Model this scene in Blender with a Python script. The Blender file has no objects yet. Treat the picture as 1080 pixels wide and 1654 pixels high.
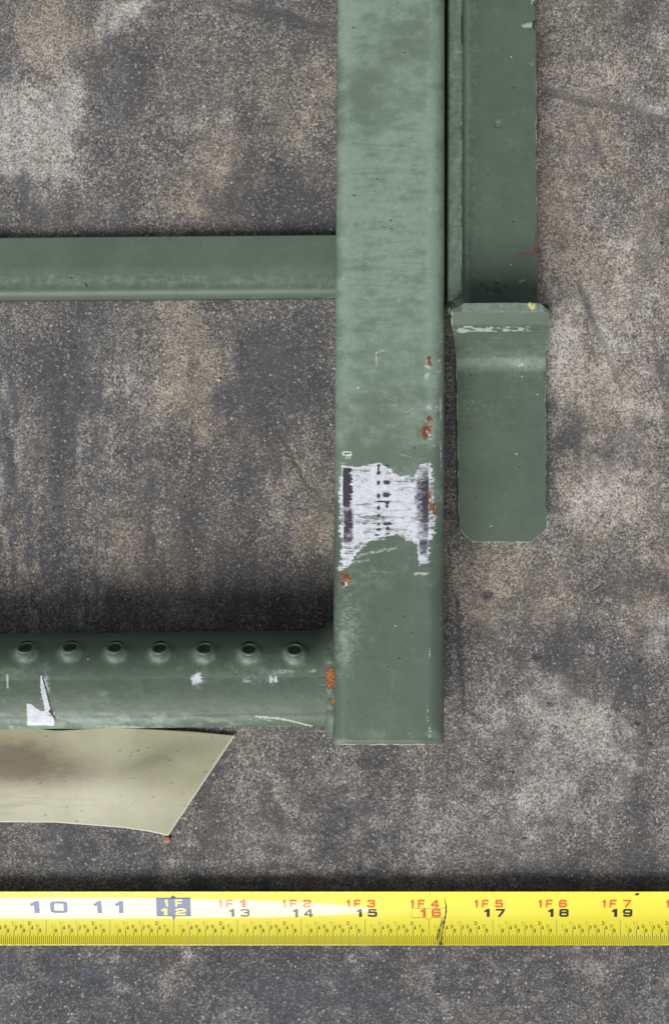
import bpy, bmesh, math, random
import numpy as np
from mathutils import Vector

# ------------------------------------------------------------------ camera, sky, sun, exposure
S = bpy.context.scene
COL = S.collection
PX = 0.0254 / 102.85          # metres per photo pixel in the plane of the tape
ZT = 0.004                    # height of that plane
D0 = 0.356                    # camera height above it
H = D0 + ZT
cam_d = bpy.data.cameras.new('camera')
cam = bpy.data.objects.new('camera', cam_d); COL.objects.link(cam); S.camera = cam
cam.location = (0, 0, H)
cam_d.sensor_fit = 'VERTICAL'
cam_d.sensor_height = 24
cam_d.lens = 12 / (827 * PX / D0)
cam_d.clip_start = 0.01; cam_d.clip_end = 100

SUN = Vector((-0.26, -0.655, 0.73)).normalized()
W = bpy.data.worlds.new('World'); S.world = W; W.use_nodes = True
wn = W.node_tree.nodes
sk = wn.new('ShaderNodeTexSky'); sk.sky_type = 'NISHITA'; sk.sun_disc = False
sk.sun_elevation = math.asin(SUN.z); sk.sun_rotation = math.atan2(SUN.x, SUN.y)
sk.air_density = 0.7; sk.dust_density = 2.0; sk.ozone_density = 0.6
hs_ = wn.new('ShaderNodeHueSaturation'); hs_.inputs['Saturation'].default_value = 0.22      # thin overcast: a nearly grey sky
W.node_tree.links.new(sk.outputs[0], hs_.inputs['Color']); W.node_tree.links.new(hs_.outputs[0], wn['Background'].inputs[0])
wn['Background'].inputs[1].default_value = 0.05
sd = bpy.data.lights.new('sun', 'SUN'); sd.energy = 1.5; sd.angle = math.radians(34); sd.color = (1, 0.975, 0.94)
so = bpy.data.objects.new('sun', sd); COL.objects.link(so)
so.rotation_euler = SUN.to_track_quat('Z', 'Y').to_euler()
S.view_settings.view_transform = 'Standard'; S.view_settings.look = 'None'
S.view_settings.exposure = 0.90; S.view_settings.gamma = 1.0

# ------------------------------------------------------------------ helpers
def X(px, z): return (np.asarray(px, float) - 540) * PX * (H - z) / D0
def Y(py, z): return -(np.asarray(py, float) - 827) * PX * (H - z) / D0
def topx(P):
    k = D0 / (H - P[..., 2]) / PX
    return P[..., 0] * k + 540, -P[..., 1] * k + 827

def _h(ix, iy, s):
    n = (ix.astype(np.int64) * 374761393 + iy.astype(np.int64) * 668265263 + s * 974711) & 0xffffffff
    n = ((n ^ (n >> 13)) * 1274126177) & 0xffffffff
    n = (n ^ (n >> 16)) & 0xffff
    return n / 65535.0
def vn(x, y, s=0):
    ix = np.floor(x); iy = np.floor(y); fx = x - ix; fy = y - iy
    fx = fx * fx * (3 - 2 * fx); fy = fy * fy * (3 - 2 * fy)
    ix = ix.astype(np.int64); iy = iy.astype(np.int64)
    a = _h(ix, iy, s); b = _h(ix + 1, iy, s); c = _h(ix, iy + 1, s); d = _h(ix + 1, iy + 1, s)
    return (a + (b - a) * fx) * (1 - fy) + (c + (d - c) * fx) * fy
def fbm(x, y, s=0, o=4):
    t = 0; a = 0.5; m = 0
    for k in range(o):
        t = t + a * vn(x, y, s + k * 17); m += a; a *= 0.55; x = x * 2.03; y = y * 2.03
    return t / m
def sst(a, b, x):
    t = np.clip((x - a) / (b - a), 0, 1); return t * t * (3 - 2 * t)
def blob(x, y, cx, cy, sx, sy, rot=0):
    c, s = math.cos(rot), math.sin(rot); dx = x - cx; dy = y - cy
    u = (dx * c + dy * s) / sx; v = (-dx * s + dy * c) / sy
    return np.exp(-(u * u + v * v) * 0.5)
def box(x, y, x0, x1, y0, y1, f=6):
    return sst(x0 - f, x0 + f, x) * (1 - sst(x1 - f, x1 + f, x)) * sst(y0 - f, y0 + f, y) * (1 - sst(y1 - f, y1 + f, y))

def link(name, me, mat, parent=None, smooth=True):
    me.name = name
    o = bpy.data.objects.new(name, me); COL.objects.link(o)
    if mat: me.materials.append(mat)
    if parent: o.parent = parent
    if smooth: me.polygons.foreach_set('use_smooth', [True] * len(me.polygons))
    return o
def mesh_np(V, F):
    me = bpy.data.meshes.new('m')
    V = np.asarray(V, np.float32).reshape(-1, 3); F = np.asarray(F, np.int32); n, k = F.shape
    me.vertices.add(len(V)); me.vertices.foreach_set('co', V.ravel())
    me.loops.add(n * k); me.loops.foreach_set('vertex_index', F.ravel())
    me.polygons.add(n); me.polygons.foreach_set('loop_start', np.arange(0, n * k, k, dtype=np.int32))
    me.update(calc_edges=True); me.validate()
    return me
def grid_faces(n, m, close=False, flip=False, mask=None):
    i = np.arange(n - 1)[:, None]; j = np.arange(m if close else m - 1)[None, :]; j2 = (j + 1) % m
    a = i * m + j; b = i * m + j2; c = (i + 1) * m + j2; d = (i + 1) * m + j
    F = np.stack([a, b, c, d], -1)
    if mask is not None: F = F[mask]
    F = F.reshape(-1, 4)
    return F[:, ::-1] if flip else F
def attrs(me, d):
    for k, v in d.items():
        a = me.attributes.new(k, 'FLOAT', 'POINT'); v = np.clip(np.asarray(v, np.float32).ravel(), 0, 1)
        full = np.zeros(len(me.vertices), np.float32); full[:len(v)] = v; a.data.foreach_set('value', full)
def thing(name, label, cat, loc=(0, 0, 0), group=None):
    o = bpy.data.objects.new(name, None); COL.objects.link(o); o.location = loc; o.empty_display_size = .02
    o['label'] = label; o['category'] = cat
    if group: o['group'] = group
    return o
def bm_obj(name, bm, mat, parent=None, smooth=True):
    me = bpy.data.meshes.new(name); bm.to_mesh(me); bm.free()
    return link(name, me, mat, parent, smooth)

class NT:
    def __init__(s, name):
        s.m = bpy.data.materials.new(name); s.m.use_nodes = True; s.t = s.m.node_tree
        s.b = s.t.nodes['Principled BSDF']; s.co = s.t.nodes.new('ShaderNodeTexCoord').outputs['Object']
    def n(s, ty, **k):
        o = s.t.nodes.new(ty)
        for a, b in k.items(): setattr(o, a, b)
        return o
    def l(s, a, b):
        if isinstance(a, (int, float)): b.default_value = a
        elif isinstance(a, tuple): b.default_value = (*a, 1) if len(a) == 3 else a
        else: s.t.links.new(a, b)
    def scale(s, v):
        m = s.n('ShaderNodeMapping'); s.l(s.co, m.inputs[0]); m.inputs['Scale'].default_value = v; return m.outputs[0]
    def noise(s, sc, det=4, rough=.55, vec=None, w=0.0):
        o = s.n('ShaderNodeTexNoise', noise_dimensions='4D'); s.l(vec or s.co, o.inputs['Vector']); o.inputs['W'].default_value = w
        o.inputs['Scale'].default_value = sc; o.inputs['Detail'].default_value = det; o.inputs['Roughness'].default_value = rough
        return o.outputs['Fac']
    def vor(s, sc, vec=None, feat='F1'):
        o = s.n('ShaderNodeTexVoronoi', feature=feat); s.l(vec or s.co, o.inputs['Vector']); o.inputs['Scale'].default_value = sc
        return o
    def mr(s, x, a, b, c=0.0, d=1.0):
        o = s.n('ShaderNodeMapRange', interpolation_type='SMOOTHSTEP'); s.l(x, o.inputs[0])
        for i, v in enumerate((a, b, c, d)): s.l(v, o.inputs[i + 1])
        return o.outputs[0]
    def mt(s, op, a, b=0.0, c=False):
        o = s.n('ShaderNodeMath', operation=op, use_clamp=c); s.l(a, o.inputs[0]); s.l(b, o.inputs[1]); return o.outputs[0]
    def mix(s, f, a, b, bl='MIX'):
        o = s.n('ShaderNodeMix', data_type='RGBA', blend_type=bl); s.l(f, o.inputs[0]); s.l(a, o.inputs[6]); s.l(b, o.inputs[7]); return o.outputs[2]
    def at(s, name): o = s.n('ShaderNodeAttribute'); o.attribute_name = name; return o.outputs['Fac']
    def bump(s, h, dist, st=1.0):
        o = s.n('ShaderNodeBump'); s.l(h, o.inputs['Height']); o.inputs['Distance'].default_value = dist; o.inputs['Strength'].default_value = st
        s.l(o.outputs[0], s.b.inputs['Normal']); return o

# ------------------------------------------------------------------ materials
def mat_ground():
    s = NT('weathered_concrete'); b = s.b
    big = s.noise(25, 5, .65); mid = s.noise(150, 5, .7, w=2.0)
    G = s.noise(1450, 3, .8, w=5.0); G2 = s.noise(1, 3, .7, s.scale((1500, 900, 900)), w=8.0)
    beige = s.at('beige'); pale = s.at('pale'); dark = s.at('dark'); smooth = s.at('smooth')
    def layer(m, k, kf, lo, hi):
        f = s.mt('ADD', m, s.mt('MULTIPLY', s.mt('SUBTRACT', mid, .5), k))
        return s.mr(s.mt('ADD', f, s.mt('MULTIPLY', s.mt('SUBTRACT', G2, .5), kf)), lo, hi)
    fb = layer(beige, 1.2, 1.6, .05, 1.0); fp = layer(pale, 1.0, 1.8, .10, 1.0); fd = layer(dark, 1.3, .8, .1, 1.0)
    # soot matrix and the sand grains that stand in it
    low = s.mix(s.mr(big, .35, .65), (.082, .081, .085), (.128, .118, .108))
    low = s.mix(fb, low, (.215, .185, .148)); low = s.mix(fp, low, (.33, .305, .285)); low = s.mix(s.mt('MULTIPLY', fd, .8), low, (.066, .067, .074))
    hi = s.mix(s.mr(big, .35, .65), (.37, .365, .36), (.46, .43, .395))
    hi = s.mix(fb, hi, (.54, .475, .375)); hi = s.mix(fp, hi, (.70, .665, .62)); hi = s.mix(s.mt('MULTIPLY', fd, .8), hi, (.21, .212, .225))
    thr = s.mt('ADD', .56, s.mt('MULTIPLY', fd, .06)); thr = s.mt('SUBTRACT', thr, s.mt('MULTIPLY', fb, .05)); thr = s.mt('SUBTRACT', thr, s.mt('MULTIPLY', fp, .06))
    thr = s.mt('ADD', thr, s.mt('MULTIPLY', smooth, .10)); thr = s.mt('SUBTRACT', thr, s.mt('MULTIPLY', s.mt('SUBTRACT', mid, .5), .25))
    t = s.mt('MULTIPLY', s.mr(s.mt('SUBTRACT', G, thr), -.07, .08), s.mt('SUBTRACT', 1.0, s.mt('MULTIPLY', smooth, .3)))
    low = s.mix(s.mt('MULTIPLY', smooth, .30), low, s.mix(.45, low, hi))
    c = s.mix(t, low, hi)
    v = s.vor(1500); v2 = s.vor(700); cell = s.n('ShaderNodeSeparateColor'); s.l(v.outputs['Color'], cell.inputs[0])
    cell2 = s.n('ShaderNodeSeparateColor'); s.l(v2.outputs['Color'], cell2.inputs[0])
    show = s.mt('SUBTRACT', 1.0, s.mt('MULTIPLY', smooth, .8))
    g = s.mt('MULTIPLY', s.mr(cell.outputs[0], .72, .9), show)
    c = s.mix(s.mt('MULTIPLY', g, .5), c, s.mix(.35, hi, (.55, .52, .48)))
    g = s.mt('MULTIPLY', s.mr(cell.outputs[2], .70, .9), show)
    c = s.mix(s.mt('MULTIPLY', g, .55), c, (.045, .043, .043))
    vd = s.mt('ADD', v2.outputs['Distance'], s.mt('MULTIPLY', s.mt('SUBTRACT', G, .5), .9))
    g = s.mt('MULTIPLY', s.mt('MULTIPLY', s.mr(cell2.outputs[0], .90, .95), s.mr(vd, .40, .22)), show)
    c = s.mix(s.mt('MULTIPLY', g, .75), c, (.64, .61, .57))
    v3 = s.vor(150); cell3 = s.n('ShaderNodeSeparateColor'); s.l(v3.outputs['Color'], cell3.inputs[0])
    vd = s.mt('ADD', v3.outputs['Distance'], s.mt('MULTIPLY', s.mt('SUBTRACT', G, .5), .6))
    g = s.mt('MULTIPLY', s.mr(cell3.outputs[1], .95, .97), s.mr(vd, .16, .08))
    c = s.mix(s.mt('MULTIPLY', g, .8), c, (.03, .03, .03))
    c = s.mix(s.mt('MULTIPLY', s.at('blue'), .55), c, (.13, .16, .20))
    s.l(c, b.inputs['Base Color']); s.l(.86, b.inputs['Roughness'])
    h = s.mt('ADD', s.mt('MULTIPLY', G, 1.0), s.mt('MULTIPLY', s.mt('MULTIPLY', mid, .5), 1.0))
    s.bump(h, .0008, .7)
    return s.m

def mat_paint(name='olive_green_paint', dirt=1.0):
    s = NT(name); b = s.b
    bl = s.noise(70, 5, .6); fi = s.noise(2200, 3, .7, w=1.); me = s.noise(420, 5, .7, w=4.)
    hs = s.noise(1, 5, .68, s.scale((160, 620, 300)), w=7.)
    vs = s.noise(1, 4, .65, s.scale((700, 110, 300)), w=9.)
    base = s.mix(s.mr(bl, .3, .7), (.087, .124, .091), (.105, .144, .106))
    base = s.mix(s.mt('MULTIPLY', s.mr(me, .55, .8), .25), base, (.17, .235, .19))
    chalk_sheen = s.at('chalk_sheen'); base = s.mix(s.mt('MULTIPLY', s.at('veil'), s.mr(bl, .2, .7, .6, 1.0)), base, (.200, .277, .210))
    f = s.mt('ADD', chalk_sheen, s.mt('MULTIPLY', s.mt('SUBTRACT', hs, .5), .75))
    f = s.mt('ADD', f, s.mt('MULTIPLY', s.mt('SUBTRACT', me, .5), 1.2))
    f = s.mt('ADD', f, s.mt('MULTIPLY', s.mt('SUBTRACT', vs, .5), .5))
    f = s.mt('ADD', f, s.mt('MULTIPLY', s.mt('SUBTRACT', fi, .5), .5))
    f = s.mt('MULTIPLY', s.mr(f, .05, 1.2), s.mr(chalk_sheen, .0, .3))
    c = s.mix(s.mt('MULTIPLY', f, .9), base, (.255, .340, .272))
    lt = s.at('light')                                   # scraped paler primer, plus painted edge highlights
    f = s.mr(s.mt('ADD', lt, s.mt('ADD', s.mt('MULTIPLY', s.mt('SUBTRACT', fi, .5), 1.5), s.mt('MULTIPLY', s.mt('SUBTRACT', me, .5), 1.0))), .35, .85)
    f = s.mt('MULTIPLY', f, s.mr(lt, .08, .3))
    c = s.mix(s.mt('MULTIPLY', f, .9), c, (.46, .54, .47))
    h2 = s.noise(1, 4, .75, s.scale((600, 3200, 500)), w=11.)
    f = s.mt('ADD', s.at('white'), s.mt('MULTIPLY', s.mt('SUBTRACT', hs, .5), 1.3)); f = s.mt('ADD', f, s.mt('MULTIPLY', s.mt('SUBTRACT', h2, .5), 1.7))
    f = s.mt('ADD', f, s.mt('MULTIPLY', s.mt('SUBTRACT', me, .5), .6))
    f = s.mt('MULTIPLY', s.mt('MULTIPLY', s.mr(f, .30, .80), .97), s.mr(s.at('white'), .1, .25))
    wf = f
    c = s.mix(f, c, s.mix(s.mr(me, .3, .7), (.62, .66, .75), (.80, .83, .87)))
    c = s.mix(s.mt('MULTIPLY', s.mt('MULTIPLY', s.mr(s.noise(1, 3, .7, s.scale((420, 3600, 500)), w=15.), .56, .66), f), .62), c, (.20, .21, .28))
    f = s.mt('ADD', s.at('black'), s.mt('MULTIPLY', s.mt('SUBTRACT', hs, .5), .7)); f = s.mt('ADD', f, s.mt('MULTIPLY', s.mt('SUBTRACT', h2, .5), 1.0))
    f = s.mt('MULTIPLY', s.mr(f, .15, .68), s.mr(s.at('black'), .08, .3))
    c = s.mix(f, c, s.mix(s.mr(h2, .35, .65), (.026, .028, .042), (.060, .058, .085)))
    r0 = s.mt('ADD', s.mt('MULTIPLY', s.mt('SUBTRACT', s.noise(1500, 3, .8, w=21.), .5), 2.6), s.mt('MULTIPLY', s.mt('SUBTRACT', me, .5), .8))
    ru = s.mt('MULTIPLY', s.mr(s.mt('ADD', s.at('rust'), r0), .42, .72), s.mr(s.at('rust'), .15, .35))
    rc = s.mix(s.mr(s.noise(1500, 3, .6, w=3.), .35, .65), (.16, .045, .022), (.60, .22, .05))
    rc = s.mix(s.mt('MULTIPLY', s.at('deeprust'), s.mr(fi, .42, .56)), rc, (.13, .055, .05))
    c = s.mix(ru, c, rc)
    # dust specks and pits
    v = s.vor(330); cc = s.n('ShaderNodeSeparateColor'); s.l(v.outputs['Color'], cc.inputs[0])
    g = s.mt('MULTIPLY', s.mr(cc.outputs[0], .955, .97), s.mr(v.outputs['Distance'], .13, .07))
    c = s.mix(s.mt('MULTIPLY', g, .8 * dirt), c, (.6, .64, .58))
    g2 = s.mt('MULTIPLY', s.mr(cc.outputs[1], .965, .975), s.mr(v.outputs['Distance'], .2, .08))
    c = s.mix(s.mt('MULTIPLY', g2, .7 * dirt), c, (.03, .045, .035))
    s.l(c, b.inputs['Base Color'])
    r = s.mt('ADD', .40, s.mt('MULTIPLY', me, .2)); r = s.mt('ADD', r, s.mt('MULTIPLY', s.mt('ADD', ru, wf), .3), True)
    s.l(r, b.inputs['Roughness']); b.inputs['Specular IOR Level'].default_value = .45
    h = s.mt('ADD', s.mt('MULTIPLY', s.noise(700, 3, .5), .5), s.mt('MULTIPLY', ru, s.mt('MULTIPLY', fi, 3.0)))
    h = s.mt('ADD', h, s.mt('MULTIPLY', s.mt('ADD', wf, s.mt('MULTIPLY', g2, 3.0)), -.6))
    s.bump(h, .00012, .8)
    return s.m

def mat_simple(name, col, rough=.5, coat=0, crough=.1, nz=None, spec=.5):
    s = NT(name)
    if nz:
        c = s.mix(s.mr(s.noise(nz, 4, .6), .3, .7), tuple(x * .8 for x in col), tuple(min(1, x * 1.2) for x in col))
        s.l(c, s.b.inputs['Base Color'])
    else: s.l(col, s.b.inputs['Base Color'])
    s.l(rough, s.b.inputs['Roughness']); s.l(spec, s.b.inputs['Specular IOR Level'])
    s.l(coat, s.b.inputs['Coat Weight']); s.l(crough, s.b.inputs['Coat Roughness'])
    return s.m
def mat_ink(name, col):
    s = NT(name); w = s.noise(1800, 3, .6)
    s.l(s.mix(s.mr(w, .60, .78, 0, .5), col, (.62, .56, .10)), s.b.inputs['Base Color'])
    s.l(.5, s.b.inputs['Roughness']); s.l(1.0, s.b.inputs['Coat Weight']); s.l(.07, s.b.inputs['Coat Roughness']); s.l(1.34, s.b.inputs['Coat IOR']); s.l(.2, s.b.inputs['Specular IOR Level'])
    return s.m
M_ground = mat_ground()
M_paint = mat_paint()
M_cut = mat_simple('cut_metal_edge', (.40, .44, .38), .5, nz=500)
def mat_tape():
    s = NT('yellow_tape_lacquer')
    c = s.mix(s.mr(s.noise(35, 3, .5), .3, .7), (.92, .82, .022), (.94, .85, .04))
    g = s.mr(s.noise(1, 3, .6, s.scale((30, 1500, 1)), w=2.), .62, .75)
    c = s.mix(s.mt('MULTIPLY', g, .15), c, (.9, .86, .35))
    s.l(c, s.b.inputs['Base Color']); s.l(.5, s.b.inputs['Roughness'])
    s.l(1.0, s.b.inputs['Coat Weight']); s.l(.03, s.b.inputs['Coat Roughness']); s.l(1.64, s.b.inputs['Coat IOR'])
    return s.m
M_tape = mat_tape()
M_black = mat_ink('black_print', (.020, .022, .030)); M_blue_glare = mat_ink('blue_glare_print', (.018, .060, .23)); M_red = mat_ink('red_print', (.80, .13, .025))  # navy: blue glare on dark ink, put into the print colour
M_yellow = mat_ink('knocked_out_print', (.82, .74, .10))
M_pen = mat_ink('marker_ink', (.03, .035, .03))

# ------------------------------------------------------------------ ground
def ground():
    xs = np.concatenate([[-3, -1, -.4], np.arange(-.17, .1701, .0008), [.4, 1, 3]])
    ys = np.concatenate([[-3, -1, -.5], np.arange(-.235, .2351, .0008), [.5, 1, 3]])
    gx, gy = np.meshgrid(xs, ys)
    P = np.stack([gx, gy, 0 * gx], -1); u, v = topx(P)
    wx = u + 70 * (fbm(u / 50, v / 50, 3, 6) - .5); wy = v + 90 * (fbm(u / 50, v / 50, 9, 6) - .5)
    B = lambda L: np.clip(sum(a * blob(wx, wy, cx, cy, sx, sy, r) for cx, cy, sx, sy, r, a in L), 0, 1)
    pale = B([(60, 230, 42, 45, 0, .95), (30, 190, 30, 60, 0, .7), (110, 150, 25, 45, 0, .5), (195, 18, 35, 16, -.5, .9), (950, 1190, 90, 55, .3, .55),
              (870, 1150, 60, 40, 0, .45), (1065, 1010, 30, 35, 0, .7), (900, 1300, 120, 60, 0, .3), (700, 1330, 120, 50, 0, .25),
              (190, 600, 60, 50, 0, .12), (1010, 500, 50, 80, 0, .3), (970, 790, 30, 40, 0, .5), (15, 690, 12, 100, 0, .5), (45, 700, 10, 60, 0, .5),
              (330, 1420, 300, 40, 0, .2), (300, 220, 50, 30, 0, .1), (900, 560, 30, 60, 0, .4), (450, 1280, 100, 50, 0, .25), (900, 1590, 130, 30, 0, .2)])
    beige = B([(60, 70, 45, 60, 0, 1.), (100, 40, 40, 40, 0, .6), (330, 570, 45, 45, 0, 1.), (290, 630, 35, 30, 0, .8), (325, 680, 25, 40, .5, .6), (265, 500, 40, 18, 0, .8),
               (230, 880, 70, 45, 0, .6), (470, 850, 60, 60, .6, .5), (520, 860, 20, 30, 0, .7), (460, 160, 80, 60, 0, .55), (380, 260, 50, 30, 0, .4),
               (330, 350, 60, 18, 0, .7), (20, 900, 30, 70, 0, .8), (60, 360, 80, 14, 0, .5), (960, 460, 50, 60, .6, .55), (900, 640, 50, 50, 0, .5),
               (1000, 640, 50, 50, 0, .45), (900, 420, 30, 80, 0, .5), (760, 940, 40, 60, 0, .7), (930, 210, 60, 90, 0, .3), (960, 800, 45, 40, 0, .6),
               (150, 800, 60, 90, 0, .3), (430, 700, 60, 40, .7, .4), (920, 1000, 100, 40, 0, .15), (1060, 960, 40, 60, 0, .5), (230, 280, 100, 60, 0, .3),
               (820, 1230, 90, 60, 0, .2), (400, 1250, 80, 80, 0, .2), (1040, 420, 30, 60, 0, .4)])
    dark = B([(480, 310, 70, 50, -.3, .8), (380, 330, 70, 25, 0, .5), (100, 330, 70, 25, 0, .6), (200, 90, 60, 60, 0, .6), (100, 560, 40, 60, 0, .55),
              (95, 770, 26, 120, 0, .85), (125, 520, 14, 90, 0, .7), (430, 590, 40, 60, 0, .7), (480, 620, 50, 100, 0, .6), (300, 790, 60, 90, 0, .45), (20, 760, 7, 110, 0, .8), (12, 660, 6, 40, 0, .6),
              (360, 650, 30, 25, 0, .5), (500, 960, 90, 50, 0, .5), (930, 750, 40, 40, 0, .3), (880, 720, 25, 60, 0, .5), (900, 1060, 60, 50, 0, .6), (950, 960, 70, 40, 0, .3), (1045, 1250, 25, 130, 0, .5),
              (1040, 80, 60, 50, 0, .25), (750, 1000, 20, 80, 0, .4), (620, 1240, 90, 40, 0, .2), (150, 1370, 120, 18, 0, .4), (500, 1350, 60, 30, 0, .35),
              (160, 1575, 30, 12, .3, 1.2), (60, 1560, 60, 30, 0, .3), (480, 1600, 100, 30, 0, .3), (1000, 1400, 80, 30, 0, .3), (750, 1400, 200, 20, 0, .2), (520, 1030, 200, 40, 0, .2)])
    rough = .25 + .5 * fbm(u / 26, v / 50, 31)
    left = (1 - sst(140, 330, u)); zone = left * sst(470, 620, v) * (1 - sst(1010, 1100, v)) + .35
    ww = u + 26 * (fbm(u / 60, v / 60, 7, 6) - .5)
    s1 = fbm(ww / 12, v / 130, 161, 6) + .5 * (fbm(u / 9, v / 9, 162, 4) - .5); s2 = fbm(ww / 9, v / 90, 171, 6) + .5 * (fbm(u / 9, v / 9, 163, 4) - .5)
    dark = dark + zone * .50 * sst(.48, .72, s1) * (.4 + rough); pale = pale + zone * .34 * sst(.50, .74, s2) * (.3 + rough)
    q1 = u * .94 + v * .34; q2 = -u * .34 + v * .94; s3 = fbm(q1 / 70, q2 / 40, 181, 7); s4 = fbm(q1 / 60, q2 / 34, 191, 7)
    rt = sst(700, 820, u) * (1 - sst(1410, 1500, v)); lo_ = sst(1500, 1530, v)
    dark = dark + (rt + .3) * .30 * sst(.50, .70, s3); pale = pale + (.05 + .12 * rt * (1 - sst(880, 960, v))) + (rt + .4) * .13 * sst(.50, .72, s4)
    beige = beige * .9 + .34 * rt * (1 - sst(980, 1050, v)); dark = dark + lo_ * .35 + .45 * sst(1190, 1230, v) * (1 - sst(560, 700, u)) * sst(.45, .6, fbm(u / 25, v / 14, 201, 5))
    pale = pale + lo_ * .38 * sst(.5, .68, fbm(u / 30, v / 18, 211, 6))
    big1 = fbm(u / 70, v / 110, 131, 5); big2 = fbm(u / 60, v / 90, 141, 5); big3 = fbm(u / 45, v / 120, 151, 5)
    beige = np.clip(beige * .95 + 1.0 * (big1 - .52), 0, 1); pale = np.clip(pale + .9 * (big2 - .56), 0, 1); dark = np.clip(dark + 1.5 * (big3 - .55), 0, 1)
    pale = pale * (.55 + .9 * rough); beige = beige * (.6 + .8 * fbm(u / 30, v / 30, 37)); dark = dark * (.6 + .8 * fbm(u / 18, v / 60, 41))
    # smooth trowel scars
    def scar(x0, y0, x1, y1, w):
        dx, dy = x1 - x0, y1 - y0; L = math.hypot(dx, dy)
        t = ((u - x0) * dx + (v - y0) * dy) / L; d = ((u - x0) * -dy + (v - y0) * dx) / L + 5 * (fbm(u / 30, v / 30, 5) - .5) * 2
        return d / w, sst(-8, 8, t) * (1 - sst(L - 8, L + 8, t))
    z = .00035 * (fbm(u / 12, v / 12, 51) - .5) + .0006 * (fbm(u / 70, v / 70, 53) - .5)
    dark = dark + lo_ * .35 * sst(.5, .62, fbm(u / 22, v / 12, 241, 5)); keep_ = 1 - .8 * lo_
    smooth = keep_ * np.clip(dark * .45 + 1.2 * (fbm(u / 24, v / 40, 221, 5) - .5), 0, .75)
    for a in [(868, 138, 1090, 192, 9), (330, -8, 560, 52, 10), (935, 450, 1010, 640, 5)]:
        d, e = scar(*a); g = np.exp(-d * d) * e; smooth = np.maximum(smooth, g * .9); z += .0009 * d * np.exp(-d * d) * e; dark = dark + .75 * np.exp(-(d - 1.1) ** 2 * 5) * e * (.3 + rough); pale = pale + .3 * np.exp(-(d + .3) ** 2 * 2) * e
    for a in [(738, 960, 748, 1150, 4), (12, 655, 24, 775, 4), (455, 700, 500, 790, 3)]:
        d, e = scar(*a); g = np.exp(-d * d) * e; z -= .0006 * g; dark = np.maximum(dark, g * .9)
    for cx, cy, r, dep in [(787, 960, 11, .0012), (1030, 1168, 6, .001), (866, 1060, 8, .0005), (88, 725, 5, .0005), (375, 247, 4, .0006), (848, 1354, 5, .0006), (820, 1118, 4, .0006), (160, 1575, 20, .0004), (645, 490, 4, .0004)]:
        d = np.hypot(u - cx, (v - cy) * 1.3) + 4 * (fbm(u / 5, v / 5, 8) - .5); g = 1 - sst(r * .5, r * 1.2, d); z -= dep * g; dark = np.maximum(dark, g)
    blue = .15 * lo_ * fbm(u / 40, v / 25, 231) + .35 * sst(.5, .65, s1) * left + blob(u, v, 155, 1578, 24, 8, .4) * .6 + blob(u, v, 622, 1608, 6, 4) + .3 * blob(u, v, 480, 1610, 90, 30) + .25 * blob(u, v, 450, 590, 60, 60)
    far = sst(.2, .6, np.hypot(gx, gy)); z *= 1 - far
    z -= .0002
    me = mesh_np(np.stack([gx, gy, z], -1), grid_faces(*gx.shape))
    attrs(me, dict(pale=pale, beige=beige, dark=dark, smooth=smooth, blue=blue))
    o = link('ground', me, M_ground); o['kind'] = 'structure'
ground()

# loose grit lying on the concrete: thousands of tiny crumbs, one mesh
def grit():
    rng = np.random.default_rng(4)
    N = 9000
    base = np.array([(1, 0, 0), (0, 1, 0), (-1, 0, 0), (0, -1, 0), (0, 0, 1), (0, 0, -1)], float)
    fc = np.array([(0, 1, 4), (1, 2, 4), (2, 3, 4), (3, 0, 4), (1, 0, 5), (2, 1, 5), (3, 2, 5), (0, 3, 5)])
    r = .00013 + .00028 * rng.random(N) ** 5 + .00045 * (rng.random(N) > .995)
    pos = np.stack([rng.uniform(-.15, .15, N), rng.uniform(-.22, .22, N), r * .4], -1)
    V = base[None] * rng.uniform(.6, 1.3, (N, 6, 1)) * r[:, None, None] * np.array([1, 1, .6])
    a = rng.uniform(0, 6.28, N); c, s = np.cos(a)[:, None], np.sin(a)[:, None]
    V = np.stack([V[..., 0] * c - V[..., 1] * s, V[..., 0] * s + V[..., 1] * c, V[..., 2]], -1) + pos[:, None]
    F = (fc[None] + 6 * np.arange(N)[:, None, None]).reshape(-1, 3)
    me = mesh_np(V, F)
    t = np.repeat(rng.random(N) ** 1.3, 6); attrs(me, dict(tone=t))
    s = NT('loose_grit_tones'); r_ = s.n('ShaderNodeValToRGB'); s.l(s.at('tone'), r_.inputs[0])
    e = r_.color_ramp.elements; e[0].color = (.05, .048, .045, 1); e[1].color = (.72, .68, .62, 1)
    m = e.new(.5); m.color = (.27, .24, .2, 1)
    s.l(r_.outputs[0], s.b.inputs['Base Color']); s.l(.8, s.b.inputs['Roughness'])
    o = link('loose_grit', me, s.m, smooth=False); o['kind'] = 'stuff'
    o['label'] = 'tiny pale and dark grit crumbs scattered over the concrete'; o['category'] = 'grit'
grit()

# ------------------------------------------------------------------ green welded frame
frame = thing('ladder_frame', 'green painted steel ladder frame with upright, perforated rung and scuffed white patch', 'metal frame', (float(X(628, 0)), float(Y(600, 0)), 0))
fl = Vector(frame.location)
def loc_mesh(P): return P - np.array([fl.x, fl.y, fl.z])

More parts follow.
